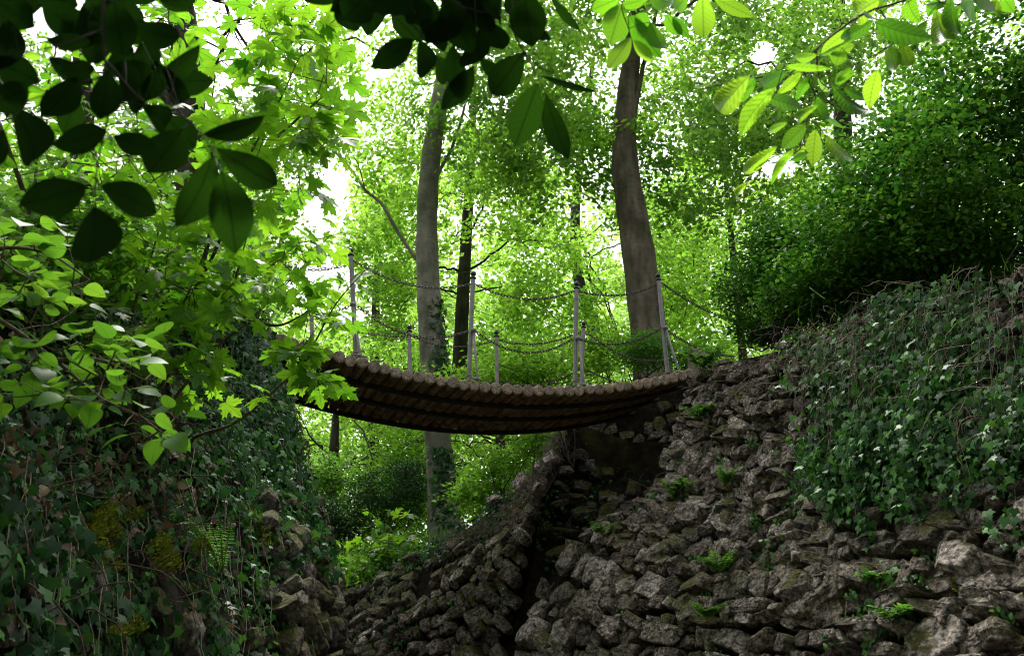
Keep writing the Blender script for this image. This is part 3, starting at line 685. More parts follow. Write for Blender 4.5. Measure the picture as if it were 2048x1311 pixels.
# smooth sag in the vertical plane
sN = (near3 - near3[0]) @ axis; L = sN[-1]
cf = np.polyfit(sN / L, near3[:, 2], 3)
def deck(s, w=0.0, dz=0.0):
    s = np.asarray(s, float)
    p = PL[None, :2] + np.outer(s * L, axis[:2]) + w * across[None, :2]
    return np.column_stack([p, np.polyval(cf, s) + dz])
BW = 1.75
nlog = 43
br = thing("log_bridge", (float(PL[0] + PR[0]) / 2, float(PL[1] + PR[1]) / 2, float(deck([.5])[0, 2])),
           "sagging footbridge of round logs with steel posts and chains, slung between the two walls", "bridge")
def logmesh(r, Ln, seed):
    mb = MB(); rg = np.random.default_rng(seed); seg = 22
    ang = np.arange(seg) * 2 * math.pi / seg
    prof = [(0.0, 0.0), (.5, 0.0), (.93, 0.0), (1.0, .008)] + [(1.0, z) for z in np.linspace(.1, Ln - .1, 9)] + [(1.0, Ln - .008), (.93, Ln), (0.0, Ln)]
    ov = 1 + .035 * np.sin(2 * ang + rg.uniform(0, 6)) + .02 * np.sin(3 * ang + rg.uniform(0, 6))
    V = []
    for q, (rr, z) in enumerate(prof):
        k = rr * r * ov * (1 + .02 * math.sin(z * 5 + seed))
        V.append(np.column_stack([np.cos(ang) * k, np.sin(ang) * k, np.full(seg, z)]))
    m = len(prof); i = np.arange(m - 1)[:, None] * seg; j = np.arange(seg)[None]; kk = (j + 1) % seg
    F = np.stack([i + j, i + kk, i + seg + kk, i + seg + j], -1)
    Fe = np.concatenate([F[:3].reshape(-1, 4), F[-1:].reshape(-1, 4)]); Fsd = F[3:-1].reshape(-1, 4)
    V = np.concatenate(V); mb.add(V, Fsd, 0); mb.F.append((Fe, 1)); 
    return mb.mesh("log", [M_LOG, M_LOGEND], True)
lmeshes = [logmesh(0.0555 * random.uniform(.93, 1.04), BW + random.uniform(-.02, .06), k) for k in range(7)]
ss = np.linspace(0.004, 0.996, nlog)
# even spacing along the arc
fine = deck(np.linspace(0, 1, 400)); dl = np.concatenate([[0], np.cumsum(np.linalg.norm(np.diff(fine, axis=0), axis=1))])
ss = np.interp(np.linspace(0.0, dl[-1], nlog), dl, np.linspace(0, 1, 400)); pitch_ = dl[-1] / (nlog - 1)
print("bridge length", dl[-1], "pitch", pitch_, "sag z", deck([0, .5, 1])[:, 2])
zax = Vector(across)
for k, s_ in enumerate(ss):
    p = deck([s_], random.uniform(-.025, .02))[0]
    o = bpy.data.objects.new("log", lmeshes[k % 7]); COL.objects.link(o); o.parent = br
    o.location = Vector(p) - br.location + Vector((0, 0, random.uniform(-.004, .004)))
    q = zax.to_track_quat('Z', 'Y').to_euler(); o.rotation_euler = q
    o.rotation_euler.rotate_axis('Z', random.uniform(0, 6.28))
    rs_ = random.uniform(.98, 1.05) * pitch_ / 0.1085; o.scale = (rs_, rs_, 1)
def strip(mb, w, dz, hw, ht):
    c = deck(np.linspace(-.02, 1.02, 60), w, dz); off = across * hw; up = np.array([0, 0, ht])
    V = np.concatenate([c - off, c + off, c + off - up, c - off - up]); n = 60; i = np.arange(n - 1)
    F = np.concatenate([np.stack([a * n + i, a * n + i + 1, b * n + i + 1, b * n + i], -1) for a, b in ((0, 1), (1, 2), (2, 3), (3, 0))])
    mb.add(V, [F, np.array([(0, n, 2 * n, 3 * n), (n - 1, 4 * n - 1, 3 * n - 1, 2 * n - 1)])])
for w, hw in ((.42, .038), (1.0, .038), (BW - .06, .045)):
    mb = MB(); strip(mb, w, -.058, hw, .035); mb.obj("bearer_strap", M_BEAM, br)

def post(name_parent, base, top, r=.025, brace=None):
    base = np.asarray(base); top = np.asarray(top); ax = nrm(top - base); Ln = np.linalg.norm(top - base)
    mb = MB(); lathe(mb, [(r, 0), (r, Ln)], base, ax, 8)
    lathe(mb, [(r * 1.5, 0.0), (r * 1.5, .012)], base + ax * .05, ax, 10)
    o = mb.obj("post", M_POST, br, smooth=False)
    c = MB(); t0 = top
    lathe(c, [(r * 1.15, 0), (r * 1.45, .006), (r * 1.45, .018), (r * 1.0, .024), (r * .7, .034), (r * .95, .042), (r * 1.22, .056), (r * 1.25, .068), (r * 1.1, .082), (r * .6, .093), (.001, .096)], t0, ax, 16)
    c.obj("finial", M_CAP, o)
    if brace is not None:
        a, b = brace; a = np.asarray(a); b = np.asarray(b); m = MB()
        tube(m, [a, a + (b - a) * .93, b], r * .52, 8, cap=True)
        lathe(m, [(.02, -.03), (.026, 0), (.02, .03)], a, nrm(np.cross(ax, across) + 1e-3), 10)
        lathe(m, [(.018, -.02), (.018, .02)], b, np.array([0, 0, 1.0]), 8)
        tube(m, [b + axis * -.09 + np.array([0, 0, .004]), b + np.array([0, 0, -.004]), b + axis * .075 + np.array([0, 0, -.012])], .009, 6, cap=True)
        m.obj("brace", M_POST, br, smooth=True)
    return o
def Ynear(px): return float(nearY(px))
NP = {}   # name: (base, top)
for nm, b, t, br_ in (("n0", (488, 655), (470, 450), None), ("n1", (712, 716), (702, 512), ((706, 608), (720, 710))), ("n2", (938, 762), (946, 558), ((947, 660), (955, 757))),
                      ("n3", (1150, 772), (1153, 578), ((1157, 676), (1168, 768))), ("n4", (1336, 755), (1317, 561), ((1331, 655), (1358, 743)))):
    Yb = Ynear(b[0]) + 0.10
    B, T = P(*b, Yb), P(*t, Yb)
    bb = None
    if br_: bb = (P(*br_[0], Yb - .04), P(*br_[1], Ynear(br_[1][0]) + .03))
    post(br, B, T, .025, bb); NP[nm] = (B, T, Yb)
FP = {}
for nm, t in (("f0", (623, 617)), ("f1", (819, 664)), ("f2", (993, 674)), ("f3", (1167, 656))):
    Yf_ = Ynear(t[0] + 150) + 1.62
    T = P(*t, Yf_); B = T.copy(); B[2] = T[2] - 1.22
    B = P(t[0] + (2 if nm != "f3" else -7), proj(B)[1][0], Yf_)
    post(br, B, T, .025); FP[nm] = (B, T, Yf_)
# chains
LK_R, LK_r = 0.0115, 0.0048
def linkmesh():
    V = []; seg = 14; ms = 6
    for i in range(seg):
        a = 2 * math.pi * i / seg; cx = (1 if math.cos(a) > 0 else -1) * .011 * (abs(math.cos(a)) > .2) + math.cos(a) * LK_R; cz = math.sin(a) * LK_R * 1.05
        d = np.array([math.cos(a), 0, math.sin(a)])
        for j in range(ms):
            b = 2 * math.pi * j / ms; V.append(np.array([cx, 0, cz]) + LK_r * (math.cos(b) * d + math.sin(b) * np.array([0, 1, 0])))
    F = [(i * ms + j, i * ms + (j + 1) % ms, ((i + 1) % seg) * ms + (j + 1) % ms, ((i + 1) % seg) * ms + j) for i in range(seg) for j in range(ms)]
    return np.array(V), [np.array(F)]
LKT, LKF = linkmesh()
def chain(a, b, sag_px):
    A, B = P(*a), P(*b); Y = (a[2] + b[2]) / 2; sag = sag_px * Y / FPX
    t = np.linspace(0, 1, 300); pt = A + (B - A) * t[:, None]; pt[:, 2] -= 4 * sag * t * (1 - t)
    d = np.concatenate([[0], np.cumsum(np.linalg.norm(np.diff(pt, axis=0), axis=1))]); n = max(4, int(d[-1] / .034))
    s = (np.arange(n) + .5) / n * d[-1]
    C = np.column_stack([np.interp(s, d, pt[:, q]) for q in range(3)]); T = nrm(np.gradient(C, axis=0))
    up = np.cross(T, [0.0, 0, 1]); up = nrm(up); ve = np.cross(T, up)
    an = (np.arange(n) % 2) * math.pi / 2 + .75 + rng.normal(0, .12, n)
    nn = np.cos(an)[:, None] * up + np.sin(an)[:, None] * ve
    Rm = np.stack([T, nrm(np.cross(nn, T)), nn], -1)
    mb = MB(); inst(mb, LKT, LKF, Rm, np.ones((n, 3)), C, np.full(n, .5), lc=False)
    mb.obj("chain", M_CHAIN, br)
y1, y2, y3, y4, y0 = NP["n1"][2], NP["n2"][2], NP["n3"][2], NP["n4"][2], NP["n0"][2]
g0, g1, g2, g3 = (FP[k][2] for k in ("f0", "f1", "f2", "f3"))
for a, b, s_ in (((474, 470, y0), (700, 527, y1), 42), ((706, 520, y1), (941, 568, y2), 30), ((951, 568, y2), (1148, 582, y3), 26), ((1158, 582, y3), (1313, 569, y4), 17), ((1323, 565, y4), (1470, 640, y4 + 1.4), 12),
                 ((480, 570, y0), (703, 610, y1), 42), ((712, 609, y1), (938, 661, y2), 40), ((950, 661, y2), (1147, 676, y3), 40), ((1158, 678, y3), (1322, 657, y4), 22), ((1332, 659, y4), (1470, 712, y4 + 1.3), 14),
                 ((628, 632, g0), (814, 672, g1), 13), ((824, 672, g1), (988, 681, g2), 18), ((999, 680, g2), (1161, 663, g3), 17), ((1173, 663, g3), (1388, 698, 11.6), 44),
                 ((826, 745, g1), (992, 762, g2), 20), ((1001, 760, g2), (1159, 737, g3), 22), ((1171, 738, g3), (1388, 772, 11.6), 22)):
    chain(a, b, s_)
# wooden post at the far side of the right abutment
B = P(1395, 745, 11.7); T_ = P(1396, 702, 11.7)
ws = thing("wooden_post", B - np.array([0, 0, .25]), "short stout grey wooden post behind the right end of the bridge", "post")
mb = MB(); B2 = B - np.array([0, 0, .3]); h_ = np.linalg.norm(T_ - B2)
lathe(mb, [(.13, 0), (.125, h_ * .5), (.128, h_ - .02), (.115, h_)], B2, np.array([0.02, 0, 1]), 20); mb.obj("post_body", barkmat("weathered_wood", (0.10, 0.085, 0.06), (0.19, 0.165, 0.12), (0.28, 0.25, 0.19), 12, (1, 1, .2), .5, .9), ws)

# ================================================================== BACKGROUND TREES
HOLES = [(480, 110, 85, 95), (690, 200, 55, 50), (665, 400, 60, 95), (640, 545, 75, 45), (700, 630, 40, 30), (1725, 245, 70, 55), (1528, 115, 34, 40), (1560, 330, 60, 40), (1240, 500, 20, 30)]
def hole_keep(C, k=1.0):
    x, y, d = proj(C); keep = np.ones(len(C), bool)
    for (hx, hy, rx, ry) in HOLES:
        q = ((x - hx) / (rx * k)) ** 2 + ((y - hy) / (ry * k)) ** 2
        keep &= ~(q < .7 + .75 * fbm(C, 2.4) + rng.uniform(-.35, .35, len(C)))
    return keep
def sprays(mb, C, per, leaf, rad, flat=.22, templ=DIA, droop=.25, up=1.0, spread=.55, wscale=1.0, base_r=None, cull=True):
    """leafy flat sprays: C(n,3) spray centres; leaves lie in layered drooping fans"""
    n = len(C); az = rng.uniform(0, 2 * math.pi, n)
    D = np.column_stack([np.cos(az), np.sin(az), np.full(n, -droop)]); Sd = np.column_stack([-np.sin(az), np.cos(az), np.zeros(n)])
    a = rng.uniform(-1, 1, (n, per)); b = rng.normal(0, .42, (n, per)) * (1 - .5 * np.abs(a)); c = rng.normal(0, flat, (n, per))
    Rr = rad * rng.uniform(.7, 1.3, (n, 1, 1))
    O = C[:, None] + Rr * (a[..., None] * D[:, None] + b[..., None] * Sd[:, None]); O[..., 2] += (c - .25 * b ** 2) * rad
    O = O.reshape(-1, 3)
    yd = (np.repeat(D, per, 0) + rng.normal(0, .6, (n * per, 3))); 
    r = (np.repeat(rng.uniform(0, 1, n) if base_r is None else base_r, per) * .55 + .45 * rng.uniform(0, 1, n * per))
    if cull:
        k = hole_keep(O, .9); O, yd, r = O[k], yd[k], r[k]
    m = len(O); Rm = frames(yd, rdir(m, up, spread)); S = (leaf * rng.uniform(.7, 1.25, m))[:, None] * np.array([[wscale, 1, 1]])
    inst(mb, templ[0], templ[1], Rm, S, O, np.clip(r, 0, 1), lc=False)
def tree(name, label, cat, trunk_px, Y, rad, zr, crown_c, crown_r, nspray, per=60, leaf=.09, srad=.55, mat=M_BG, bark=M_BEECH, limbs=10, group=None, seed=0, cull=True, ztop=None, templ=DIA, droop=.25, lean=None, clear=6.0):
    """trunk_px: list of photo points from base to top at distance Y (or list of world points)"""
    pts = [P(x, y, Y) for x, y in trunk_px] if len(trunk_px[0]) == 2 else [np.array(p, float) for p in trunk_px]
    base = pts[0]
    t = thing(name, base, label, cat, group)
    c = curve(pts, 40); rr = np.interp(np.linspace(0, 1, 40), np.linspace(0, 1, len(rad)), rad)
    c[:, 0] += .012 * fbm(c, 1.1) ; mb = MB(); tube(mb, c, rr * (1 + .03 * np.sin(np.arange(40) * 1.7)), 20)
    mb.obj("trunk", bark, t)
    cc = np.array(crown_c, float); cr = np.array(crown_r, float)
    d = rng.normal(0, 1, (nspray * 2, 3)); d = nrm(d) * (rng.uniform(.12, 1, (nspray * 2, 1)) ** .45)
    # lumpy crown: keep the sprays where a noise field is high
    C = cc + d * cr; f = fbm(C, .75 / max(.6, srad)); keepi = np.argsort(-f + rng.normal(0, .55, len(f)))[:nspray]; C = C[keepi]; f = f[keepi]
    C = C[C[:, 2] > hill(C[:, 0], C[:, 1]) + .3]
    cx = np.interp(C[:, 2], c[:, 2], c[:, 0]); low = (C[:, 2] < base[2] + clear) & (np.abs(C[:, 0] - cx) < 1.0) & (C[:, 1] < base[1] + .3); C = C[~low]
    if cull: C = C[hole_keep(C)]
    n = len(C); br_ = np.clip(.5 + .3 * fbm(C, .9) + rng.normal(0, .12, n), 0, 1)
    mb = MB(); sprays(mb, C, per, leaf, srad, base_r=br_, cull=cull, templ=templ, droop=droop)
    mb.obj("crown", mat, t)
    for k in range(limbs):
        lb = MB()
        h0 = random.uniform(.35, .98); s0 = c[int(h0 * 39)]
        tgt = C[random.randrange(n)] if n else s0
        if np.linalg.norm(tgt - s0) > 1.6 * max(cr) or abs(tgt[0] - s0[0]) < .9: continue
        mid = (s0 + tgt) / 2 + np.array([0, 0, .18 * np.linalg.norm(tgt - s0)])
        r0 = rr[int(h0 * 39)] * random.uniform(.12, .24); cv = curve([s0, mid, tgt], 14)
        cv[1:-1] += rng.normal(0, .05, (12, 3)); tube(lb, cv, np.linspace(r0, .012, 14), 7)
        for q in range(5):
            i0 = random.randint(4, 12); e_ = cv[i0] + rng.normal(0, .9, 3) * [1, 1, .5]; m_ = (cv[i0] + e_) / 2 + rng.normal(0, .12, 3)
            tube(lb, curve([cv[i0], m_, e_], 7), np.linspace(r0 * .4, .005, 7), 5)
        lb.obj("limb", bark, t)
    return t
z0 = lambda x, y: float(hill(x, y))
tree("beech_tree", "smooth grey beech with slim curved trunk rising behind the middle of the bridge", "tree",
     [(892, 1085), (882, 960), (875, 870), (868, 740), (860, 640), (855, 550), (853, 450), (858, 350), (868, 270), (882, 180), (900, 60), (915, -120)], 15.5, [.30, .225, .22, .22, .205, .19, .18, .165, .14, .09],
     None, (-1.3, 15.5, 12.3), (4.6, 3.5, 3.2), 400, 60, .115, .5, M_BG, M_BEECH, 3, clear=8.0)
tree("beech_tree", "thick beech trunk leaning left behind the right end of the bridge", "tree",
     [(1312, 800), (1300, 690), (1284, 560), (1266, 440), (1250, 330), (1252, 220), (1266, 100), (1285, -60), (1300, -250)], 14.5, [.35, .305, .285, .262, .23, .19, .16, .13, .1],
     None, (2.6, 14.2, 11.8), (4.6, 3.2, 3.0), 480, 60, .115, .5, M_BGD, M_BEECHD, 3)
tree("beech_tree", "slender dark trunk with bright layered foliage just right of the curved grey trunk", "tree",
     [(915, 850), (920, 720), (925, 600), (932, 480), (938, 380), (945, 250), (950, 100)], 21, [.2, .17, .15, .13, .1, .06], None, (-1.1, 20.5, 9.8), (3.3, 2.6, 4.6), 540, 60, .125, .5, M_BG, M_BARK, 14)
tree("beech_tree", "branching tree with open spreading limbs between the two big trunks", "tree",
     [(1205, 740), (1185, 650), (1158, 560), (1150, 450), (1156, 350), (1172, 260), (1185, 120)], 24, [.2, .16, .15, .13, .11, .06], None, (2.9, 24, 10.0), (4.2, 3, 5.2), 420, 60, .13, .6, M_BG, M_BARK, 26)
tree("maple_tree", "pale green tree filling the gap right of the thick trunk", "tree",
     [(1490, 760), (1475, 600), (1455, 400), (1440, 200)], 22, [.11, .09, .07, .04], None, (6.0, 21, 9.5), (3.6, 3, 5.5), 440, 60, .13, .6, M_BG, M_BARK, 18)
tree("beech_tree", "tall tree whose leafy crown fills the sky above the right shrubs", "tree",
     [(1700, 700), (1690, 400), (1680, 100), (1670, -200)], 17, [.24, .2, .16, .1], None, (6.6, 16.5, 12.5), (3.8, 3, 3.6), 460, 60, .115, .5, M_BG, M_BARK, 8)
tree("beech_tree", "pale leafy tree left of the curved trunk beside the bright sky gap", "tree",
     [(742, 1000), (748, 800), (752, 600), (760, 450)], 25, [.2, .15, .11, .05], None, (-3.4, 25, 7.6), (2.6, 3, 4.2), 380, 60, .13, .6, M_BG, M_BARK, 14)
tree("dark_tree", "dark ivy clad trunk partly hidden by leaves at the top left", "tree",
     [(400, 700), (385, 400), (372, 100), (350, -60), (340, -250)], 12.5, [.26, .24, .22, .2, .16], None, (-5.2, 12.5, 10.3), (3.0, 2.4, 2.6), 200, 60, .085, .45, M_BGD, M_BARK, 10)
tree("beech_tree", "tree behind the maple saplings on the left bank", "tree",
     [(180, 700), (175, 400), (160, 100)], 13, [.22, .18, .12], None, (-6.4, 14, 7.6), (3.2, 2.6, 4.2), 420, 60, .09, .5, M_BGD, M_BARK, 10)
tree("beech_tree", "tree seen under the left half of the bridge with bright foliage", "tree",
     [(655, 1190), (660, 1050), (668, 900), (672, 820)], 19, [.16, .13, .1, .06], None, (-3.6, 18.5, 4.9), (2.6, 2.2, 2.2), 450, 60, .085, .45, M_BG, M_BARK, 8)
tree("beech_tree", "leafy tree seen under the bridge right of the grey trunk", "tree",
     [(1010, 1050), (1005, 950), (1000, 860), (1000, 780)], 19, [.14, .12, .1, .06], None, (-.2, 18.5, 5.2), (2.4, 2.2, 1.9), 420, 60, .085, .45, M_BG, M_BARK, 8)

# two unseen trees added behind the viewer to block sky light from leaves and banks
tree("beech_tree", "unseen beech added behind the viewpoint, its crown shading the near end of the gorge", "tree",
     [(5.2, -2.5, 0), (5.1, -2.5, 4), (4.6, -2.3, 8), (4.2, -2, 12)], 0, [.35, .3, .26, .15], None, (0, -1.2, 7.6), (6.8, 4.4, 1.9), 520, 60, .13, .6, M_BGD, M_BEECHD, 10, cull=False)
tree("beech_tree", "unseen wide crowned tree added behind the viewpoint to block low sky light", "tree",
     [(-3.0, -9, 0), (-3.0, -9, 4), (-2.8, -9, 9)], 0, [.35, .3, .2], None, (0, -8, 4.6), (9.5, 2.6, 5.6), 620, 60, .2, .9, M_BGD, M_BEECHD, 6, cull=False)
# far-off wood beyond: reads as one mass
mb = MB(); C = np.column_stack([rng.uniform(-26, 26, 3600), rng.uniform(28, 42, 3600), rng.uniform(2.5, 24, 3600)])
lim = 20 + 3 * fbm(C[:, :3] * [1, 0, 0], .35); C = C[(C[:, 2] < lim)]; C = C[hole_keep(C, 1.25)]
sprays(mb, C, 64, .28, 1.15, templ=DIA, base_r=np.clip(.6 + .3 * fbm(C, .3), 0, 1))
M_FAR = leafmat("leaf_far_wood", [(0.10, 0.20, 0.03), (0.14, 0.26, 0.05), (0.18, 0.30, 0.07)], [(0.30, 0.56, 0.08), (0.42, 0.68, 0.13), (0.52, 0.76, 0.19)], .6, .7, .1)  # paler greens with the distance haze put into the leaf colour
tag(mb.obj("distant_wood", M_FAR), "pale far-off woodland closing the view behind the trees", "woodland", kind="stuff")

# ================================================================== SHRUBS AND LOW PLANTS BEHIND THE WALLS
def B_L(px, py, Y, rx, ry, rz, w): return (P(px, py, Y), (rx, ry, rz), w)
def shrub(name, label, blobs, n, leaf, mat, stems, cat="shrub", templ=DIA6, up=1.0, spread=.5, srad=.16, per=14, droop=.1, base=None, dens_shell=.5, cull=False, bark=M_BARK, wscale=1.0, stem_r=.012, lump=-99, flat=.18):
    """blobs: [(centre, radii, weight)] ; stems: number"""
    b0 = blobs[0][0] if base is None else base
    t = thing(name, b0, label, cat); mb = MB(); w = np.array([b[2] for b in blobs], float); w /= w.sum()
    Call = []
    for (c, r, _), ww in zip(blobs, w):
        k = int(n * ww / per) + 1
        d = nrm(rng.normal(0, 1, (k, 3))) * (rng.uniform(0.0, 1, (k, 1)) ** dens_shell); C = np.array(c) + d * np.array(r)
        C = C + .30 * np.array(r) * np.column_stack([fbm(C * 2.1), fbm(C * 2.3 + 5), fbm(C * 2.2 + 9)]); Call.append(C)
    C = np.vstack(Call)
    if cull: C = C[hole_keep(C, .8)]
    if lump > -9: C = C[fbm(C, 1.3 / srad * .4) + rng.normal(0, .2, len(C)) > lump]
    sprays(mb, C, per, leaf, srad, templ=templ, up=up, spread=spread, cull=False, droop=droop, flat=flat, wscale=wscale)
    mb.obj("foliage", mat, t)
    s = MB()
    for k in range(stems):
        e_ = C[random.randrange(len(C))]; a = np.array(b0) + rng.normal(0, .12, 3) * [1, 1, 0]
        m_ = a + (e_ - a) * .5 + rng.normal(0, .1, 3); tube(s, curve([a, m_, e_], 9), np.linspace(stem_r, stem_r * .3, 9), 5)
    if stems: s.obj("stems", bark, t)
    return t
shrub("holly_undergrowth", "dim green undergrowth along the crest of the left bank", [
    B_L(60, 470, 4.6, .5, .5, .35, 1), B_L(220, 500, 5.8, .7, .5, .4, 1), B_L(360, 540, 7.0, .7, .5, .42, 1), B_L(440, 580, 8.2, .55, .5, .4, .8), B_L(-60, 520, 4.0, .4, .5, .3, .6)], 15000, .06, M_BGD, 14, base=P(200, 560, 6.0), cat="undergrowth", srad=.2)
# evergreen shrub mass on the right wall
def B_(px, py, Y, rx, ry, rz, w): return (P(px, py, Y), (rx, ry, rz), w)
shrub("privet_shrub", "huge dark green shrub spreading over the wall top at upper right", [
    B_(1960, 300, 6.7, 1.0, .9, 1.05, 3), B_(1780, 400, 7.6, .85, .9, .72, 2.4), B_(1930, 480, 7.2, 1.1, 1.0, .5, 2), B_(2080, 130, 6.6, .8, .8, .9, 2), B_(1700, 520, 8.2, .8, .8, .42, 1.4), B_(2150, 400, 6.4, .6, .9, 1.1, 1), B_(1800, 560, 7.8, 1.0, .7, .28, 1.2), B_(2020, 520, 7.2, .9, .7, .3, 1), B_(1680, 610, 8.5, .5, .5, .25, .7)],
    105000, .052, M_SHRUB, 26, base=P(1880, 590, 7.5), srad=.27, per=22, spread=.30, up=1.2, lump=.0, flat=.09, wscale=1.15)
shrub("privet_shrub", "smaller mid green shrub at the left foot of the huge dark shrub", [
    B_(1560, 500, 8.9, .48, .6, .42, 1.5), B_(1510, 580, 9.3, .42, .5, .42, 1.2), B_(1600, 590, 8.8, .5, .5, .38, 1.2), B_(1530, 650, 9.2, .35, .4, .2, .7)], 24000, .045, M_SHRUB, 14, base=P(1550, 690, 9.2), srad=.17, per=14, spread=.35, lump=-.3, flat=.09)
shrub("fern_bush", "bright feathery green plant on the wall top below the shrubs", [
    B_(1545, 620, 8.6, .22, .2, .22, 1), B_(1600, 575, 8.3, .18, .2, .14, .6)], 1700, .03, M_HERB, 12, base=P(1545, 680, 8.6), cat="plant", srad=.12)
shrub("young_bush", "bright green bushy seedling at the foot of the thick leaning trunk", [
    B_(1295, 700, 12.6, .42, .4, .3, 1), B_(1400, 720, 12.4, .3, .3, .22, .6)], 6000, .045, M_HERB, 10, base=P(1300, 760, 12.6), cat="bush", srad=.15)
shrub("sapling_thicket", "light green undergrowth behind the right half of the bridge", [
    B_(1090, 730, 14.5, 1.0, .8, .45, 1), B_(1200, 690, 14.8, .6, .6, .5, .7), B_(990, 760, 14.2, .9, .8, .3, .7)], 7000, .075, M_BG, 16, base=P(1090, 790, 14.4), cat="undergrowth", srad=.28)
shrub("yew_bush", "dark evergreen bush in shade left of the grey trunk's foot", [
    B_(760, 1000, 16, .8, .6, .55, 1), B_(670, 1060, 15.6, .7, .6, .5, 1), B_(820, 970, 16.3, .4, .5, .5, .5)], 15000, .06, M_YEW, 8, base=P(760, 1090, 15.8), cat="bush", wscale=.5, srad=.22)
shrub("elder_bush", "mid green leafy bush beyond the end of the left bank", [
    B_(640, 960, 16.5, .6, .6, .5, 1), B_(600, 1060, 15.5, .5, .5, .6, 1), B_(650, 1150, 14.6, .5, .4, .4, 1), B_(740, 1170, 14.6, .45, .4, .32, .8), B_(790, 1120, 14.9, .5, .4, .4, 1)], 11000, .075, M_BGD, 10, base=P(640, 1230, 14.8), cat="bush", srad=.25)
shrub("bramble_bush", "pale green bramble climbing behind the far wall crest", [
    B_(950, 990, 14.2, .45, .4, .35, 1), B_(1010, 930, 14.2, .45, .4, .4, 1), B_(1080, 870, 14.0, .4, .4, .35, 1)], 4200, .07, M_BG, 12, base=P(1000, 1010, 14), cat="bush", srad=.22)

# ================================================================== FOREGROUND BRANCHES
def leafy(name, label, cat, stems, clusters, templ, mat, size, per, pet=.10, base=None, up=1.0, spread=.55, rstem=.008, rsmall=.0022, wsc=1.0, group=None, hang=.25, twigmat=M_TWIG, lean=None):
    """stems: list of world polylines; clusters: (n,3) centres; each cluster is a twig end with leaves on radiating petioles"""
    base = stems[0][0] if base is None else base
    t = thing(name, base, label, cat, group); sm = MB(); lm = MB(); skel = []
    for st in stems:
        c = curve(st, 26); r = np.linspace(rstem * (1 if len(st) > 2 else .7), rsmall * 1.2, 26); tube(sm, c, r, 7); skel.append(c)
    K = np.vstack(skel)
    O = []; YD = []; ND = []; RR = []; SZ = []
    for c in clusters:
        k = K[np.argmin(np.linalg.norm(K - c, axis=1) + 0.25 * np.maximum(0, K[:, 2] - c[2]))]
        d = c - k; ld = np.linalg.norm(d)
        if ld > .05:
            m_ = k + d * .5 + rng.normal(0, .03, 3) * ld + np.array([0, 0, -.04 * ld]); tube(sm, curve([k, m_, c], 8), np.linspace(rsmall * 1.5, rsmall * .8, 8), 5)
            K = np.vstack([K, curve([k, m_, c], 6)])
        n = max(2, int(per * random.uniform(.6, 1.3))); cr_ = random.random()
        dn = nrm(d) if ld > .01 else np.array([1.0, 0, 0])
        for q in range(n):
            az = 2 * math.pi * (q + random.random() * .6) / n
            v = np.array([math.cos(az), math.sin(az), random.uniform(-.2, .55)]) + .55 * dn; v = nrm(v)
            lp = pet * random.uniform(.5, 1.3); e_ = c + v * lp
            tube(sm, [c, c + v * lp * .5 + np.array([0, 0, .01]), e_], rsmall * .55, 4, mat=1)
            yd = v * 1.0 + np.array([0, 0, -hang - random.random() * .5]) + (0 if lean is None else lean)
            O.append(e_); YD.append(yd); RR.append(np.clip(cr_ * .5 + random.random() * .5, 0, 1)); SZ.append(size * random.uniform(.65, 1.2))
    O = np.array(O); m = len(O); Rm = frames(np.array(YD), rdir(m, up, spread)); S = np.array(SZ)[:, None] * np.array([[wsc, 1, 1]])
    inst(lm, templ[0], templ[1], Rm, S, O, np.array(RR)); sm.obj("stems", [twigmat, M_PET], t); lm.obj("leaves", mat, t)
    return t
def scatter(poly, n, Y, dY, shrink=0):
    """random points inside pixel ellipses [(x,y,rx,ry,w)] at distances Y±dY"""
    w = np.array([p[4] for p in poly], float); w /= w.sum(); out = []
    for _ in range(n):
        p = poly[rng.choice(len(poly), p=w)]; a = random.uniform(0, 6.283); r = math.sqrt(random.random())
        out.append(P(p[0] + max(8, p[2] - shrink) * r * math.cos(a), p[1] + max(8, p[3] - shrink) * r * math.sin(a), Y + random.uniform(-dY, dY)))
    return np.array(out)
root1 = LB.at([.50], [.22])[0][0]
leafy("maple_sapling", "maple sapling on the left bank with large sunlit lobed leaves high against the sky", "sapling",
      [[root1, P(330, 690, 5.6), P(400, 560, 5.4), P(440, 480, 5.2), P(490, 330, 5.0), P(560, 200, 4.9), P(600, 110, 4.8)],
       [P(400, 560, 5.4), P(430, 400, 5.1), P(420, 260, 4.9), P(430, 150, 4.8)], [P(490, 330, 5.0), P(570, 260, 4.9), P(660, 180, 4.8)], [P(430, 400, 5.1), P(350, 280, 5.0), P(320, 150, 5.0)]],
      scatter([(430, 150, 150, 110, 2), (600, 140, 110, 90, 3), (560, 260, 140, 90, 3), (400, 290, 140, 90, 2), (610, 70, 90, 60, 1.5), (660, 240, 60, 60, 1), (330, 200, 90, 120, 1.3), (520, 30, 60, 50, .6), (560, 370, 90, 60, 1)], 92, 5.0, .55, 25),
      MAPLE, M_MAPLE, .142, 3.4, .12, rstem=.016)
root2 = LB.at([.58], [.42])[0][0]
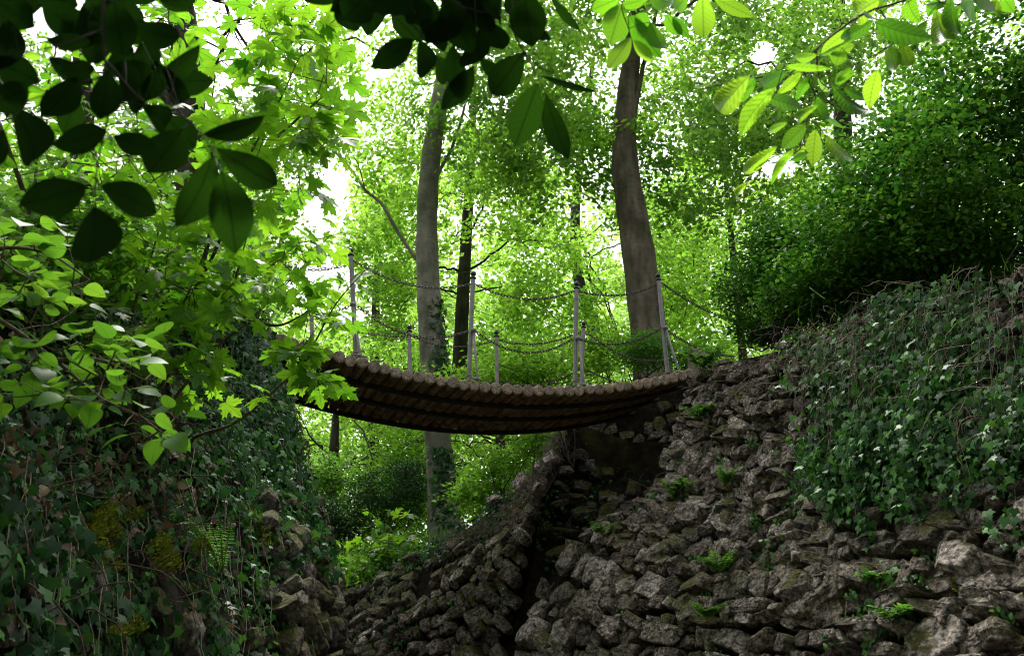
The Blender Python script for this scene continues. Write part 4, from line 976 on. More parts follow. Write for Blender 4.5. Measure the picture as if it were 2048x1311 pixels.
leafy("maple_sapling", "maple sapling leaning from the left bank across the end of the log bridge", "sapling",
      [[root2, P(330, 850, 5.6), P(430, 700, 5.5), P(500, 640, 5.4), P(580, 560, 5.4), P(660, 470, 5.4)],
       [root2, P(380, 885, 5.7), P(470, 845, 5.6), P(560, 770, 5.5), P(620, 700, 5.5), P(670, 610, 5.4), P(730, 540, 5.3)],
       [P(500, 640, 5.4), P(560, 650, 5.4), P(620, 620, 5.3)], [P(430, 700, 5.5), P(470, 560, 5.3), P(500, 450, 5.2)]],
      scatter([(600, 570, 90, 50, 2.4), (650, 645, 50, 25, 1.3), (640, 765, 50, 14, 1.7), (600, 715, 40, 18, .8), (560, 490, 80, 60, 2), (690, 550, 40, 50, 1.1), (660, 470, 45, 40, .7), (752, 520, 22, 20, .5)], 54, 5.4, .4, 12),
      MAPLE, M_MAPLE, .12, 3.4, .09, rstem=.013)
root3 = LB.at([.42], [.30])[0][0]
leafy("maple_sapling", "bushy maple sapling with crowded stems low on the ivy covered left bank", "sapling",
      [[root3, P(300, 720, 5.2), P(370, 600, 5.1), P(410, 500, 5.0)], [root3, P(260, 660, 5.0), P(300, 520, 4.9), P(330, 420, 4.8)], [root3, P(330, 760, 5.3), P(440, 640, 5.2), P(470, 540, 5.1)]],
      scatter([(330, 520, 120, 90, 2), (420, 600, 90, 60, 1.6), (300, 640, 110, 60, 1.4), (420, 470, 90, 60, 1.4), (230, 480, 90, 60, 1), (370, 740, 70, 50, .8), (480, 800, 60, 40, .3), (300, 400, 120, 60, .9), (500, 420, 60, 60, .8)], 110, 5.1, .5),
      MAPLE, M_MAPLE, .13, 3.4, .09, rstem=.013)
leafy("linden_sapling", "young linden with broad rounded bright leaves at the left edge", "sapling",
      [[P(-160, 560, 3.0), P(0, 640, 3.0), P(110, 720, 3.0), P(210, 800, 3.1), P(320, 850, 3.2)], [P(-160, 560, 3.0), P(-20, 500, 2.9), P(90, 505, 2.9), P(180, 560, 2.9)], [P(110, 720, 3.0), P(200, 720, 3.0), P(290, 760, 3.1)]],
      scatter([(60, 500, 110, 40, 1.6), (70, 600, 110, 50, 1.8), (130, 690, 110, 50, 1.8), (200, 770, 90, 45, 1.4), (300, 850, 60, 30, .5), (40, 760, 60, 40, .8), (260, 700, 80, 40, .9)], 84, 3.0, .35),
      LINDEN, M_LIND, .082, 2.8, .05, rstem=.010, spread=.35, hang=.15, lean=np.array([.35, 0, 0]))
# upper left: leafy background twigs of small round leaves
leafy("hazel_bush", "leafy dim hazel branches filling the far upper left corner", "bush",
      [[LB.at([.16], [.02])[0][0], P(60, 420, 4.2), P(80, 250, 4.3), P(120, 60, 4.4)], [P(60, 420, 4.2), P(180, 250, 4.4), P(240, 60, 4.4)], [P(60, 420, 4.2), P(0, 250, 4.0), P(-60, 100, 4.0)]],
      scatter([(90, 330, 140, 110, 2), (200, 200, 120, 120, 2), (60, 120, 120, 110, 2), (260, 60, 110, 80, 1.4), (300, 330, 90, 90, 1), (360, 60, 60, 60, .6)], 150, 4.5, .6),
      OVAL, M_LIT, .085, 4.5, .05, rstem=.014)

def explicit(mb, lst, templ, size_fix=None, tilt=.35, sm=None, rnd=None):
    for k, (bx, by, tx, ty, w, Y, r) in enumerate(lst):
        B = P(bx, by, Y); T = P(tx, ty, Y + random.uniform(-.04, .04) * Y); Ln = np.linalg.norm(T - B)
        n = nrm(np.array([0, -1.0, .0]) * CP + np.array([0, 0, -SP]) + rng.normal(0, tilt * .5, 3))
        Rm = frames((T - B)[None], -n[None]); wd = w / FPX * math.hypot(Y, B[2] - CAMZ)
        tw = templ[0][:, 0].max() * 2
        S = np.array([[wd / tw * random.uniform(.9, 1.08), Ln, Ln * random.uniform(.2, 2.6)]])
        inst(mb, templ[0], templ[1], Rm, S, B[None], np.array([r]))
DL = [(427, 314, 363, 468, 80, 1.15, .8), (444, 342, 478, 510, 85, 1.12, .8), (436, 299, 570, 384, 70, 1.18, .6), (405, 272, 530, 245, 66, 1.2, .4), (365, 258, 296, 352, 85, 1.15, .6),
      (190, 415, 192, 542, 100, 1.0, .5), (175, 372, 38, 415, 78, 1.02, .3), (202, 370, 328, 428, 70, 1.02, .3), (362, 78, 276, 60, 62, 1.1, .2), (232, 128, 308, 195, 74, 1.15, .6),
      (155, 155, 88, 242, 78, 1.0, .2), (215, 262, 112, 292, 60, 1.0, .2), (226, 272, 316, 302, 60, 1.0, .1), (28, 215, 102, 352, 76, 1.05, .5), (-15, 120, 80, 165, 72, 1.0, .1),
      (228, 2, 246, 115, 72, 1.0, .1), (-20, -10, 68, 58, 74, 1.0, .1), (60, -18, 168, 14, 52, 1.05, .1), (92, 82, 184, 86, 36, 1.0, .1), (288, 212, 356, 262, 54, 1.1, .3),
      (120, 142, 196, 140, 44, 1.0, .1), (216, 140, 204, 250, 62, 1.0, .1), (250, 120, 262, 215, 56, 1.1, .4), (20, 40, 10, 140, 70, .98, .0), (60, 175, -20, 215, 60, 1.0, .3), (330, 230, 395, 300, 60, 1.25, .5), (10, 260, -30, 340, 60, 1.0, .4), (150, 190, 130, 270, 60, 1.2, .5)]
def branch_thing(name, label, leaves, templ, mat, stems, rst, bm=M_BARK, tilt=.35, cat="branch"):
    t = thing(name, stems[0][0], label, cat); lm = MB(); explicit(lm, leaves, templ, tilt=tilt); lm.obj("leaves", mat, t)
    s = MB(); K = []
    for k, st in enumerate(stems):
        c = curve(st, 24); tube(s, c, np.linspace(rst * (1 if k == 0 else .7), rst * .3, 24), 6); K.append(c)
    K = np.vstack(K)
    for (bx, by, tx, ty, w, Y, r) in leaves:   # short petioles join each blade to the nearest twig
        B = P(bx, by, Y); q = K[np.argmin(np.linalg.norm(K - B, axis=1))]
        if np.linalg.norm(q - B) > .004: tube(s, curve([q, (q + B) / 2 + np.array([0, 0, .004]), B], 6), rst * .32, 5)
    s.obj("twigs", bm, t); return t
def more(n, x0, x1, y0, y1, Y):
    out = []
    for _ in range(n):
        x, y = random.uniform(x0, x1), random.uniform(y0, y1); a = random.gauss(1.2, .9); l_ = random.uniform(75, 115); out.append((x, y, x + l_ * math.cos(a), y + l_ * math.sin(a), random.uniform(40, 62), Y + random.uniform(-.05, .12), random.random() * .5))
    return out
DL += more(30, -40, 330, -60, 190, 1.12)
branch_thing("beech_branch", "near shadowed branch with dark oval leaves hanging across the top left", DL, BEECHL, M_SHADED,
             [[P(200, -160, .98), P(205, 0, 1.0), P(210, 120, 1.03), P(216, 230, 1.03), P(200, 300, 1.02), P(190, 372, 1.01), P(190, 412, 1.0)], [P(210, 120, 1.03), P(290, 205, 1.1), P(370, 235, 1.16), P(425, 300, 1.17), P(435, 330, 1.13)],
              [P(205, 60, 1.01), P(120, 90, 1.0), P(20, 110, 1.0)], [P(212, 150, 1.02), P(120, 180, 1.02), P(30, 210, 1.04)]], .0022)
DC = [(1076, 166, 1028, 298, 70, 1.3, .8), (1092, 190, 1134, 332, 44, 1.32, .6), (1080, 152, 1198, 188, 18, 1.3, .1), (1047, 106, 974, 202, 60, 1.3, .6), (948, 133, 886, 224, 52, 1.25, .3),
      (839, 82, 860, 168, 46, 1.25, .5), (828, 80, 744, 136, 56, 1.2, .2), (887, -5, 946, 112, 70, 1.2, .2), (862, -5, 880, 114, 58, 1.2, .2), (1047, -22, 1064, 98, 72, 1.25, .3),
      (1080, 48, 1092, 96, 28, 1.3, .3), (738, -14, 688, 40, 74, 1.15, .1), (812, -14, 762, 36, 68, 1.15, .1), (975, 42, 1006, 106, 58, 1.3, .5), (960, 118, 1006, 162, 30, 1.3, .1),
      (872, 112, 896, 172, 40, 1.35, .9), (1102, -6, 1160, 66, 20, 1.3, .6), (930, 20, 850, 90, 60, 1.22, .1), (960, 60, 935, 150, 58, 1.25, .2), (1000, -10, 980, 60, 60, 1.25, .2), (820, -10, 850, 60, 60, 1.2, .1), (905, 90, 915, 190, 46, 1.25, .2)]
DC += more(20, 660, 1060, -70, 15, 1.25)
branch_thing("beech_branch", "near shadowed branch with dark pointed leaves hanging at the top centre", DC, BEECHL, M_SHADED,
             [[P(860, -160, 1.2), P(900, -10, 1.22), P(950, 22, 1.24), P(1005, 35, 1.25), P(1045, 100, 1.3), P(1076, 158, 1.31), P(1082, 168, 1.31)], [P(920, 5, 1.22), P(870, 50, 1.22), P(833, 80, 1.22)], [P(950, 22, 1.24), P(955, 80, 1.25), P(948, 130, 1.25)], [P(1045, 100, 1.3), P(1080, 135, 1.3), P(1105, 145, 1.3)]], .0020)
DT = [(1245, 8, 1218, 92, 56, 1.7, .55), (1256, 28, 1320, 122, 46, 1.7, .1), (1262, 75, 1214, 142, 38, 1.7, .9), (1266, 80, 1308, 126, 22, 1.7, .9), (1405, -8, 1408, 84, 42, 1.75, .95), (1428, -4, 1508, 36, 30, 1.75, .9),
      (1300, 45, 1326, 108, 38, 1.7, .3), (1240, -4, 1180, 22, 34, 1.7, .5), (1300, -12, 1350, 14, 40, 1.7, .3), (1330, 28, 1360, 72, 28, 1.75, .3), (1345, 32, 1378, 78, 24, 1.75, .1), (1296, -4, 1240, 14, 26, 1.7, .5), (1380, -14, 1340, 30, 30, 1.7, .4), (1270, 30, 1300, 60, 34, 1.7, .2)]
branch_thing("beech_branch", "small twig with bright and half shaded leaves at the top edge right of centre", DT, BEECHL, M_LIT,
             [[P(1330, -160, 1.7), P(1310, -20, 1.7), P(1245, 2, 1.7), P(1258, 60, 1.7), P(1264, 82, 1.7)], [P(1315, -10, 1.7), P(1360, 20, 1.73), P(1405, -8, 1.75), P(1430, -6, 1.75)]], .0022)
def hc(l):  # crop coordinates -> photo pixels
    return [(1380 + a / 3.855, 80 + b / 3.855, 1380 + c / 3.855, 80 + d / 3.855, w / 3.855, 1.9 + random.uniform(-.12, .12), r) for a, b, c, d, w, r in l]
def hd(l):
    return [(1300 + a / 2.341, b / 2.341, 1300 + c / 2.341, d / 2.341, w / 2.341, 1.85 + random.uniform(-.15, .15), r) for a, b, c, d, w, r in l]
HL = hc([(430, 300, 155, 610, 190, .9), (640, 365, 340, 740, 150, .6), (575, 430, 875, 530, 110, .1), (500, 290, 380, 480, 110, .1), (970, 120, 780, 150, 85, .6), (730, 200, 1070, 225, 60, .6), (730, 250, 520, 370, 120, .05),
         (860, 250, 680, 420, 90, .8), (930, 270, 820, 450, 90, .1), (960, 440, 1060, 640, 120, .1), (1090, 370, 1420, 640, 130, .1), (1180, 370, 1410, 480, 80, .05), (1440, 230, 1370, 530, 150, .85), (960, 510, 760, 660, 80, .7),
         (740, 640, 580, 720, 60, .6), (890, 650, 700, 850, 130, .3), (970, 690, 940, 980, 140, .85), (1050, 745, 1240, 970, 150, .9), (650, 835, 360, 1060, 110, .8), (800, 830, 600, 1110, 85, .5), (910, 870, 780, 930, 70, .1),
         (450, 1090, 310, 1250, 60, .9), (180, 325, 20, 380, 22, .8), (1170, 60, 1120, 200, 130, .5), (1000, 130, 1240, 10, 50, .4), (1100, 330, 1250, 250, 90, .2), (1250, 200, 1130, 330, 60, .5), (980, 300, 1060, 400, 70, .5), (700, 520, 640, 650, 60, .2), (1000, 560, 1180, 680, 60, .1), (880, 820, 820, 930, 80, .8)]) + \
     hd([(1060, 0, 920, 100, 110, .9), (1040, 100, 880, 200, 75, .1), (1050, 110, 1320, 195, 110, .05), (1340, 70, 1400, 255, 90, .8), (1180, 200, 1215, 335, 80, .75), (1125, 215, 1150, 345, 80, .5), (1500, 0, 1490, 115, 110, .05),
         (1400, 0, 1430, 205, 90, .1), (1280, 32, 1408, 15, 40, .1), (1620, 5, 1600, 95, 80, .7), (1250, 180, 1260, 275, 50, .1), (1100, 0, 1050, 75, 80, .2), (1200, -10, 1240, 95, 90, .3), (960, 210, 840, 260, 60, .6), (1160, 100, 1080, 150, 70, .4), (1290, 100, 1250, 200, 60, .3), (1540, -20, 1600, 60, 70, .3), (930, 140, 800, 250, 60, .7), (760, 300, 640, 330, 50, .3), (1350, -10, 1300, 80, 70, .1), (1440, 40, 1380, 150, 70, .2), (1000, 60, 1100, 110, 70, .2), (1650, -20, 1700, 60, 70, .2)])
branch_thing("hornbeam_branch", "hornbeam branch with ribbed bright green leaves reaching in from the upper right", HL, HORN, M_HORN,
             [[P(1960, -160, 1.8), P(1850, -20, 1.83), P(1745, 20, 1.85), P(1690, 52, 1.86), P(1640, 92, 1.88), P(1600, 130, 1.9), P(1562, 165, 1.9), P(1545, 195, 1.9), P(1505, 215, 1.9), P(1472, 200, 1.9)],
              [P(1632, 100, 1.88), P(1640, 160, 1.9), P(1665, 180, 1.9)], [P(1620, 190, 1.9), P(1612, 250, 1.9), P(1598, 300, 1.9), P(1550, 312, 1.9), P(1500, 350, 1.9), P(1488, 400, 1.9)], [P(1600, 130, 1.9), P(1630, 190, 1.9), P(1620, 205, 1.9)],
              [P(1545, 150, 1.9), P(1490, 160, 1.9), P(1400, 178, 1.9)], [P(1760, 20, 1.85), P(1790, 80, 1.85), P(1710, 130, 1.87)], [P(1850, -20, 1.83), P(1900, 10, 1.83), P(1990, -10, 1.83)]], .0032, M_TWIG, tilt=.5)

# ================================================================== IVY, HERBS, ROOTS
def ivy(name, label, pt, regions, n, size, strands=40, templ=IVY, off=.05, bright=.0, filt=None, mat=M_IVY, root=(.5, .2), cat="ivy", fb=-.25, mound=.0):
    """regions: [(u,v,ru,rv,w)] ellipses in the patch"""
    t = thing(name, pt.at([root[0]], [root[1]])[0][0], label, cat)
    w = np.array([r[4] for r in regions], float); w /= w.sum(); k = rng.choice(len(regions), n, p=w); rg = np.array(regions)[k]
    a = rng.uniform(0, 6.283, n); r = rng.uniform(0, 1, n) ** .62 * 1.12
    U = np.clip(rg[:, 0] + rg[:, 2] * r * np.cos(a), 0.002, .998); V = np.clip(rg[:, 1] + rg[:, 3] * r * np.sin(a), 0.002, .998)
    p0, nn0 = pt.at(U, V); p, nn = pt.at(U, V, off * rng.uniform(.1, 1.0, n) * rng.uniform(.5, 2.6, n) + mound * np.maximum(0, fbm(p0, 2.4))); f = .7 * fbm(p, 3.0) + .8 * fbm(p, 1.3) + rng.normal(0, .2, n); keep = f > fb
    if filt is not None: keep &= filt(p)
    p, nn = p[keep], nn[keep]; m = len(p)
    N_ = nrm(nn + rng.normal(0, .38, (m, 3)) + np.array([0, 0, .45])); yd = np.array([0, 0, -1.0]) + rng.normal(0, .5, (m, 3))
    rr = np.clip(rng.beta(1.4, 2.6, m) + bright, 0, 1)
    mb = MB(); inst(mb, templ[0], templ[1], frames(yd, N_), (size * (.45 + 1.1 * rng.beta(1.6, 2.4, m)))[:, None] * np.ones((1, 3)), p, rr, lc=False); mb.obj("leaves", mat, t)
    s = MB()
    for _ in range(strands // 2):
        q = regions[rng.choice(len(regions), p=w)]; u0 = q[0] + q[2] * random.uniform(-.9, .9); v0 = q[1] - q[3] * random.uniform(.2, 1); v1 = q[1] + q[3] * random.uniform(.2, 1)
        m_ = 14; uu = np.clip(u0 + np.cumsum(rng.normal(0, .0022, m_)), 0, 1); vv = np.clip(np.linspace(v0, v1, m_), 0, 1); pp, _n = pt.at(uu, vv, off * random.uniform(.8, 2.2)); tube(s, pp, np.linspace(.0028, .0014, m_), 4)
    s.obj("vines", M_ROOT, t); return t
ivy("ivy", "thick curtain of small grey green ivy leaves on the steep end of the left bank", LB, [(.76, .16, .10, .22, 3), (.79, .36, .07, .20, 2), (.66, .16, .09, .16, 2), (.60, .34, .10, .16, 1), (.74, .5, .09, .12, .8)], 11500, .056, 120, IVYS, .07, .08, mound=.12)
ivy("ivy", "ivy trailing over the dark slope below the maple saplings", LB, [(.42, .08, .22, .12, 1.6), (.30, .22, .2, .12, 1), (.5, .5, .16, .2, 1), (.6, .6, .12, .2, 1), (.35, .42, .15, .12, .5), (.22, .42, .12, .2, .8), (.12, .3, .1, .2, .5)], 6000, .050, 60, IVY, .05, .07, root=(.42, .1))
ivy("ivy", "large dark veined ivy leaves in the lower left corner", LB, [(.24, .66, .12, .14, 1.4), (.38, .76, .16, .14, 1.2), (.18, .5, .1, .12, .7), (.5, .8, .12, .1, .5), (.30, .55, .12, .1, .5)], 1300, .060, 40, IVY, .05, root=(.26, .62))
ivy("ivy", "dense blanket of ivy hanging over the top of the right wall", W1, [(.69, .12, .16, .12, 2.6), (.80, .16, .18, .16, 3), (.62, .20, .07, .13, .8), (.66, .30, .12, .10, 1), (.9, .3, .12, .1, .6), (.5, .08, .06, .06, .5), (.60, .42, .016, .08, .16), (.655, .44, .02, .12, .3), (.71, .40, .03, .07, .25), (.76, .42, .02, .08, .2), (.83, .38, .03, .09, .25), (.9, .44, .02, .12, .25), (.53, .3, .03, .12, .25), (.575, .36, .02, .12, .2)], 13500, .055, 260, IVY, .12, .24, root=(.7, .02), fb=-.12, mound=.18)
ivy("ivy", "thin strand of ivy running down between the stones right of centre", W1, [(.47, .42, .025, .14, 1), (.44, .52, .02, .1, .8), (.40, .62, .03, .08, .5)], 420, .05, 8, IVY, .06, .2, root=(.48, .3))
ivy("ivy", "ivy runner with pale young leaves climbing the lower right stones", W1, [(.72, .66, .05, .07, 1), (.68, .74, .08, .05, 1), (.78, .58, .03, .05, .5)], 330, .055, 8, IVY, .06, .4, root=(.7, .78))
ivy("ivy", "small leaved ivy scattered over the crest of the far wall", W2, [(.62, .12, .16, .14, 1.3), (.42, .2, .08, .2, 1), (.3, .35, .1, .2, .9), (.82, .22, .14, .2, 1.2), (.5, .62, .1, .1, .6), (.2, .3, .08, .2, .5)], 2300, .055, 50, IVYS, .05, .05, root=(.6, .1))
ivy("ivy", "ivy deep in the shadow under the right end of the bridge", W1b, [(.35, .55, .4, .2, 1)], 420, .06, 10, IVYS, .05, root=(.4, .4))
ivy("creeping_plant", "tiny scattered green sprigs rooted in the joints of the right wall", W1, [(random.uniform(.05, .95), random.uniform(.1, .85), .012, .014, random.uniform(.3, 1)) for _ in range(70)], 1900, .036, 10, OVAL, .06, .35, fb=-9, mat=M_IVY, root=(.4, .5), cat="plant")
ivy("creeping_plant", "tiny green sprigs scattered over the stones of the far wall", W2, [(random.uniform(.1, .95), random.uniform(.1, .85), .014, .016, random.uniform(.3, 1)) for _ in range(30)], 700, .045, 6, OVAL, .06, .35, fb=-9, mat=M_IVY, root=(.4, .5), cat="plant")
# ivy on the trunk of the curved beech
def trunk_ivy(label, pts, Y, rad, n, side, size=.07):
    c = curve([P(x, y, Y) for x, y in pts], 60); t = thing("ivy", c[0], label, "ivy"); i = rng.integers(0, 60, n); wv = rng.uniform(0, 1, n)
    a = side + rng.normal(0, .55, n); rr = np.interp(i / 59, np.linspace(0, 1, len(rad)), rad)
    keep = rng.uniform(0, 1, n) < np.interp(i / 59, [0, .35, 1], [1, .8, .25]); i, a, rr = i[keep], a[keep], rr[keep]; m = len(i)
    nn = np.column_stack([np.cos(a), -np.sin(a), np.zeros(m)]); p = c[i] + nn * (rr + rng.uniform(0, .07, m))[:, None] + rng.normal(0, .02, (m, 3))
    mb = MB(); inst(mb, IVYS[0], IVYS[1], frames(np.array([0, 0, -1.0]) + rng.normal(0, .5, (m, 3)), nrm(nn + rng.normal(0, .3, (m, 3)) + [0, 0, .3])), (size * rng.uniform(.6, 1.3, m))[:, None] * np.ones((1, 3)), p, np.clip(rng.beta(1.6, 2.2, m), 0, 1), lc=False)
    mb.obj("leaves", M_IVY, t); s = MB(); tube(s, c + np.array([.16, -.12, 0]), .008, 5); s.obj("vines", M_ROOT, t)
trunk_ivy("ivy climbing the foot of the curved grey trunk seen under the bridge", [(890, 1060), (884, 1000), (878, 940), (875, 900)], 15.5, [.25, .225, .22], 800, 1.0, .095)
trunk_ivy("ivy on the right side of the curved grey trunk just above the bridge", [(872, 790), (868, 740), (862, 660), (860, 600)], 15.5, [.22, .21, .20], 620, .5, .09)

def herb(name, label, cat, pos, n, h, leaf, mat=M_HERB, templ=OVAL, kind='leafy', spread=.5):
    h *= 1.25; leaf *= 1.15; n = int(n * 1.4); t = thing(name, pos, label, cat); s = MB(); l = MB(); O = []; Yd = []
    for k in range(n):
        az = random.uniform(0, 6.283); d = np.array([math.cos(az) * spread, -abs(math.sin(az)) * spread - .3, .8]); d = nrm(d); hh = h * random.uniform(.5, 1.1)
        tip = np.array(pos) + d * hh; tip[2] -= .12 * hh; c = curve([np.array(pos), np.array(pos) + d * hh * .5 + [0, 0, .04 * hh], tip], 10); tube(s, c, np.linspace(.003, .001, 10), 4)
        tg = nrm(np.gradient(c, axis=0))
        for q in range(2, 10):
            sd2 = nrm(np.cross(tg[q], [0, 0, 1.0]) + 1e-4)
            for sg in (-1, 1):
                if kind == 'fern':
                    sz = leaf * (1 - abs(q - 4) / 7); O.append((c[q], sg * sd2 + tg[q] * .35, sz)); O.append(((c[q] + c[q - 1]) / 2, sg * sd2 + tg[q] * .35, sz))
                elif random.random() < .8: O.append((c[q], sg * sd2 + tg[q] * .5 + rng.normal(0, .35, 3), leaf * random.uniform(.6, 1.2)))
    m = len(O); o = np.array([x[0] for x in O]); yd = np.array([x[1] for x in O]); sz = np.array([x[2] for x in O])[:, None] * np.array([[.5 if kind == 'fern' else 1, 1, 1]])
    inst(l, templ[0], templ[1], frames(yd, rdir(m, 1, .3)), sz, o, rng.uniform(0, 1, m)); s.obj("stems", M_PET, t); l.obj("leaves", mat, t)
def uvof(pt, px, py):
    U, V = np.meshgrid(np.linspace(0, 1, 90), np.linspace(0, 1, 90)); p = pt.raw(U.ravel(), V.ravel()); x, y, d = proj(p); k = np.argmin((x - px) ** 2 + (y - py) ** 2); return U.ravel()[k], V.ravel()[k]
def on(pt, px, py, off=.11):
    u_, v_ = uvof(pt, px, py); return pt.at([u_], [v_], [off])[0][0]
herb("nettle_plant", "bright leafy nettle growing out of the stones in the middle of the right wall", "plant", on(W1, 1365, 1025), 9, .24, .06)
herb("fern", "fresh green fern on the wall right of the leafy nettle", "fern", on(W1, 1470, 985), 8, .26, .045, kind='fern', spread=.9)
herb("fern", "arching green fern lower on the wall beside a pale flat stone", "fern", on(W1, 1462, 1165), 9, .30, .05, kind='fern', spread=1.0)
herb("fern", "small fern sprouting near the bottom edge of the right wall", "fern", on(W1, 1440, 1250), 7, .24, .045, kind='fern', spread=1.0)
herb("weed_plant", "leafy weeds trailing from the wall crest by the bridge end", "plant", on(W1, 1425, 760), 11, .30, .055, spread=.6)
herb("weed_plant", "leafy weeds hanging halfway between the bridge end and the nettle", "plant", on(W1, 1420, 860), 8, .22, .05, spread=.8)
herb("weed_plant", "young seedling with pale leaves on the lower right stones", "plant", on(W1, 1775, 1190), 4, .12, .05, spread=1.0)
herb("weed_plant", "small green weeds low in the lower right of the stone wall", "plant", on(W1, 1830, 1270), 8, .16, .045, spread=1.0)
herb("weed_plant", "small herb with round leaves on the shadowed ledge beneath the bridge end", "plant", on(W1, 1215, 1085), 4, .16, .05, spread=.8)
herb("fern", "tall feathery fern standing on the left bank", "fern", on(LB, 400, 1170), 7, .34, .035, kind='fern', spread=.5)
herb("weed_plant", "leafy herbs at the foot of the left bank", "plant", on(LB, 560, 1240), 9, .26, .04, spread=.8)
herb("weed_plant", "small green weeds beside the mossy rocks low on the left bank", "plant", on(LB, 500, 1160), 7, .22, .035, spread=.8)
for lab, px, py, Y, nn_, sz in (("young maple seedling with pale lobed leaves beyond the far wall", 780, 1080, 14.2, 34, .14), ("thin maple seedling in the shade between the left bank and the far wall", 660, 1140, 13.9, 26, .13)):
    b0 = P(px, py + 100, Y + .2)
    leafy("maple_seedling", lab, "sapling", [[b0, P(px - 4, py + 30, Y), P(px, py - 30, Y)], [P(px - 4, py + 30, Y), P(px + 35, py - 5, Y), P(px + 60, py - 10, Y)]],
          scatter([(px, py - 10, 70, 45, 1), (px + 20, py + 10, 55, 40, 1)], nn_, Y, .3), MAPLE, M_MAPLE, sz, 3.2, .08, rstem=.012)
def grass(name, label, pos, n, h, mat=M_HERB, spread=.55, r=.08, down=False):
    t = MB(); o = np.array(pos) + rng.normal(0, r, (n, 3)) * [1, 1, .15]; yd = rng.normal(0, spread, (n, 3)) + [0, -.2, -1.0 if down else 1.0]
    inst(t, BLADE[0], BLADE[1], frames(yd, rng.normal(0, 1, (n, 3)) + [0, -1, .4]), (h * rng.uniform(.5, 1.2, n))[:, None] * np.array([[.8, 1, 2.2]]), o, rng.uniform(0, 1, n), lc=False)
    tag(t.obj(name, mat), label, "grass", kind="stuff")
grass("grass_tuft", "grass tuft at the foot of the curved grey trunk", P(882, 1095, 13.6), 60, .32, r=.12, spread=.25)
grass("grass_tuft", "long green grass on the wall top under the dark shrub", P(1735, 640, 7.6), 60, .26, r=.2, spread=.45)
grass("grass_tuft", "long grass blades spilling over the ivy at the right edge", P(1990, 610, 6.4), 90, .24, r=.3, spread=.6)
# dry roots and dead stems hanging on the walls
def roots(label, pt, spots, n, ln, name="dead_stems", mat=None, off=.08):
    t = MB()
    for (px, py, sp) in spots:
        u0, v0 = uvof(pt, px, py)
        for _ in range(n):
            p, nn = pt.at([min(max(u0 + random.gauss(0, sp), 0), 1)], [min(max(v0 + random.gauss(0, sp), 0), 1)], [off * random.uniform(.6, 1.2)]); p = p[0]; nn = nn[0]; l_ = ln * random.uniform(.4, 1.3)
            d = nn * random.uniform(.1, .5) + np.array([random.gauss(0, .35), 0, random.uniform(-.9, .1)]); e_ = p + nrm(d) * l_
            m_ = (p + e_) / 2 + nn * .05 + rng.normal(0, .04, 3); c = curve([p, m_, e_ + [0, 0, -.05]], 10); tube(t, c + rng.normal(0, .004, (10, 3)), np.linspace(.0034, .0011, 10), 4)
    tag(t.obj(name, mat or M_ROOT), label, "dead stems", kind="stuff")
roots("dry dead stems and roots hanging over the right wall", W1, [(1500, 740, .03), (1420, 900, .03), (1380, 1000, .03), (1700, 650, .05), (1850, 680, .06), (1980, 650, .04), (1460, 920, .03), (1780, 720, .06), (1900, 760, .06), (1760, 620, .05), (1930, 640, .05), (1550, 740, .04), (2000, 720, .05), (1820, 600, .05)], 22, .40)
roots("pale dead grass stems trailing over the front of the ivy on the right wall", W1, [(1700, 640, .05), (1850, 640, .06), (1980, 640, .05), (1780, 720, .06), (1920, 740, .06), (1700, 760, .05), (2000, 820, .05), (1640, 720, .03)], 18, .42, off=.26)
roots("dry grass roots and dead stems on the crest of the far wall", W2, [(1080, 960, .05), (1040, 1020, .05), (1000, 1040, .05), (940, 1080, .04), (1110, 900, .03), (1060, 1000, .04), (1130, 870, .02)], 70, .25)
roots("dead twigs and vine stems tangled over the left bank", LB, [(120, 950, .06), (260, 1080, .07), (380, 1180, .06), (200, 820, .06), (560, 900, .04), (590, 1020, .03), (330, 900, .06), (60, 1200, .05)], 9, .35, mat=M_ROOTD)
# fallen dry leaves on the left bank
n = 600; U = rng.uniform(.12, .62, n); V = np.clip(rng.normal(.36, .13, n), .05, .98); p, nn = LB.at(U, V, rng.uniform(0.0, .05, n)); mb = MB()
inst(mb, OVAL[0] * [1, 1, 2.5], OVAL[1], frames(rng.normal(0, 1, (n, 3)), nrm(nn + rng.normal(0, .45, (n, 3)) + [0, 0, .3])), (.07 * rng.uniform(.5, 1.2, n))[:, None] * np.ones((1, 3)), p, rng.uniform(0, 1, n), lc=False)
tag(mb.obj("fallen_leaves", M_DRY), "brown dead leaves lying on the dark left bank", "dead leaves", kind="stuff")
# thin bare shrub beside the shadowed abutment
bs_ = thing("bare_shrub", P(1145, 930, 12.6), "small bare dark twigs rising beside the shadowed abutment under the bridge", "shrub"); mb = MB()
for pts in ([(1148, 935), (1128, 905), (1108, 880), (1085, 870)], [(1140, 925), (1130, 890), (1120, 862), (1126, 840), (1132, 815)], [(1120, 862), (1105, 845), (1100, 820)], [(1130, 895), (1118, 860)], [(1060, 1010), (1064, 960), (1070, 900), (1075, 860)], [(1148, 930), (1150, 880), (1146, 830)]):
    c = curve([P(x, y, 12.5) for x, y in pts], 12); tube(mb, c, np.linspace(.014, .005, 12), 6)
mb.obj("stems", M_BARK, bs_)
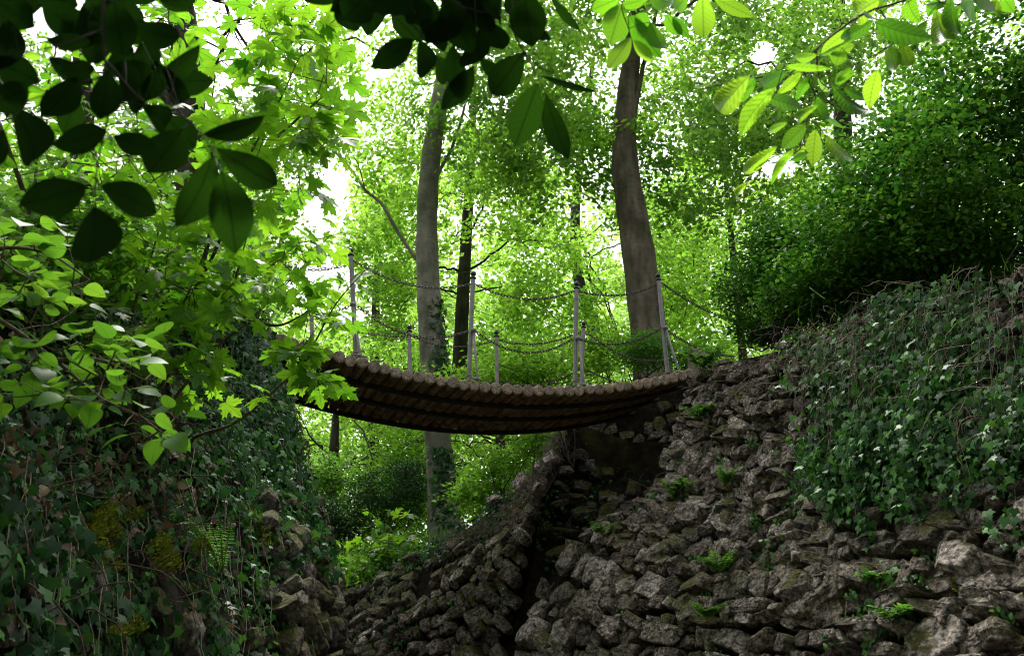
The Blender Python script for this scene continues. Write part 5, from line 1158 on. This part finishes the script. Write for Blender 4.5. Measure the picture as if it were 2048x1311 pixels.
# moss cushions: tufts of fine moss on rocks
def moss(label, pt, spots, name="moss"):
    t = MB()
    for (px, py, r, n) in [(px + random.gauss(0, r * 1900), py + random.gauss(0, r * 1300), r * random.uniform(.25, .55), n // 3) for px, py, r, n in spots for _ in range(5)]:
        u0, v0 = uvof(pt, px, py); c0 = pt.at([u0], [v0], [.0])[0][0]
        uu = np.clip(u0 + rng.normal(0, r * .9, n), 0, 1); vv = np.clip(v0 + rng.normal(0, r * .8, n), 0, 1); p, nn = pt.at(uu, vv, rng.uniform(.04, .10, n)); f = fbm(p, 5) > .0; p, nn = p[f], nn[f]; m = len(p)
        inst(t, DIA[0], DIA[1], frames(nn + rng.normal(0, .5, (m, 3)) + [0, 0, .4], rng.normal(0, 1, (m, 3))), (.019 * rng.uniform(.5, 1.3, m))[:, None] * np.array([[.6, 1, 1]]), p, rng.uniform(0, 1, m), lc=False)
    tag(t.obj(name, M_MOSS), label, "moss", kind="stuff")
M_MOSS = leafmat("moss_tuft", [(0.05, 0.075, 0.010), (0.15, 0.18, 0.018), (0.32, 0.34, 0.04)], [(0.08, 0.10, 0.01), (0.16, 0.19, 0.015), (0.26, 0.28, 0.02)], .3, .8, .1)
moss("yellow green moss cushions on rocks of the left bank", LB, [(180, 1040, .018, 1500), (250, 1060, .016, 1200), (190, 1110, .016, 1000), (300, 1130, .022, 1800), (375, 1205, .016, 1200), (520, 1120, .016, 1000), (570, 1230, .014, 900), (490, 1060, .014, 700), (600, 1285, .014, 700), (230, 1270, .012, 500)])
moss("olive moss patches on the stones of the right wall", W1, [(1520, 960, .010, 350), (1560, 1010, .008, 250), (1590, 760, .01, 250), (1430, 1200, .01, 350), (1640, 1210, .01, 350), (1990, 1180, .014, 600), (1500, 800, .008, 220), (1340, 830, .008, 250)])
GROUPS = {"maple_sapling": "maple saplings on the left bank", "fern": "ferns growing on the walls", "ivy": "ivy on walls, banks and trunk", "weed_plant": "small weeds on the stones", "maple_seedling": "maple seedlings beyond the walls", "stone_wall": "fieldstone walls", "privet_shrub": "evergreen shrubs on the right wall"}
for o in list(bpy.data.objects):
    if o.parent is None and o.get("label"):
        k = o.name.split(".")[0]
        if k in GROUPS: o["group"] = GROUPS[k]
        elif k in ("beech_tree", "maple_tree", "dark_tree"): o["group"] = "woodland trees around the gorge"
        elif k == "beech_branch": o["group"] = "beech twigs hanging into view at the top"
print("objects", len(bpy.data.objects), "verts", sum(len(m.vertices) for m in bpy.data.meshes))
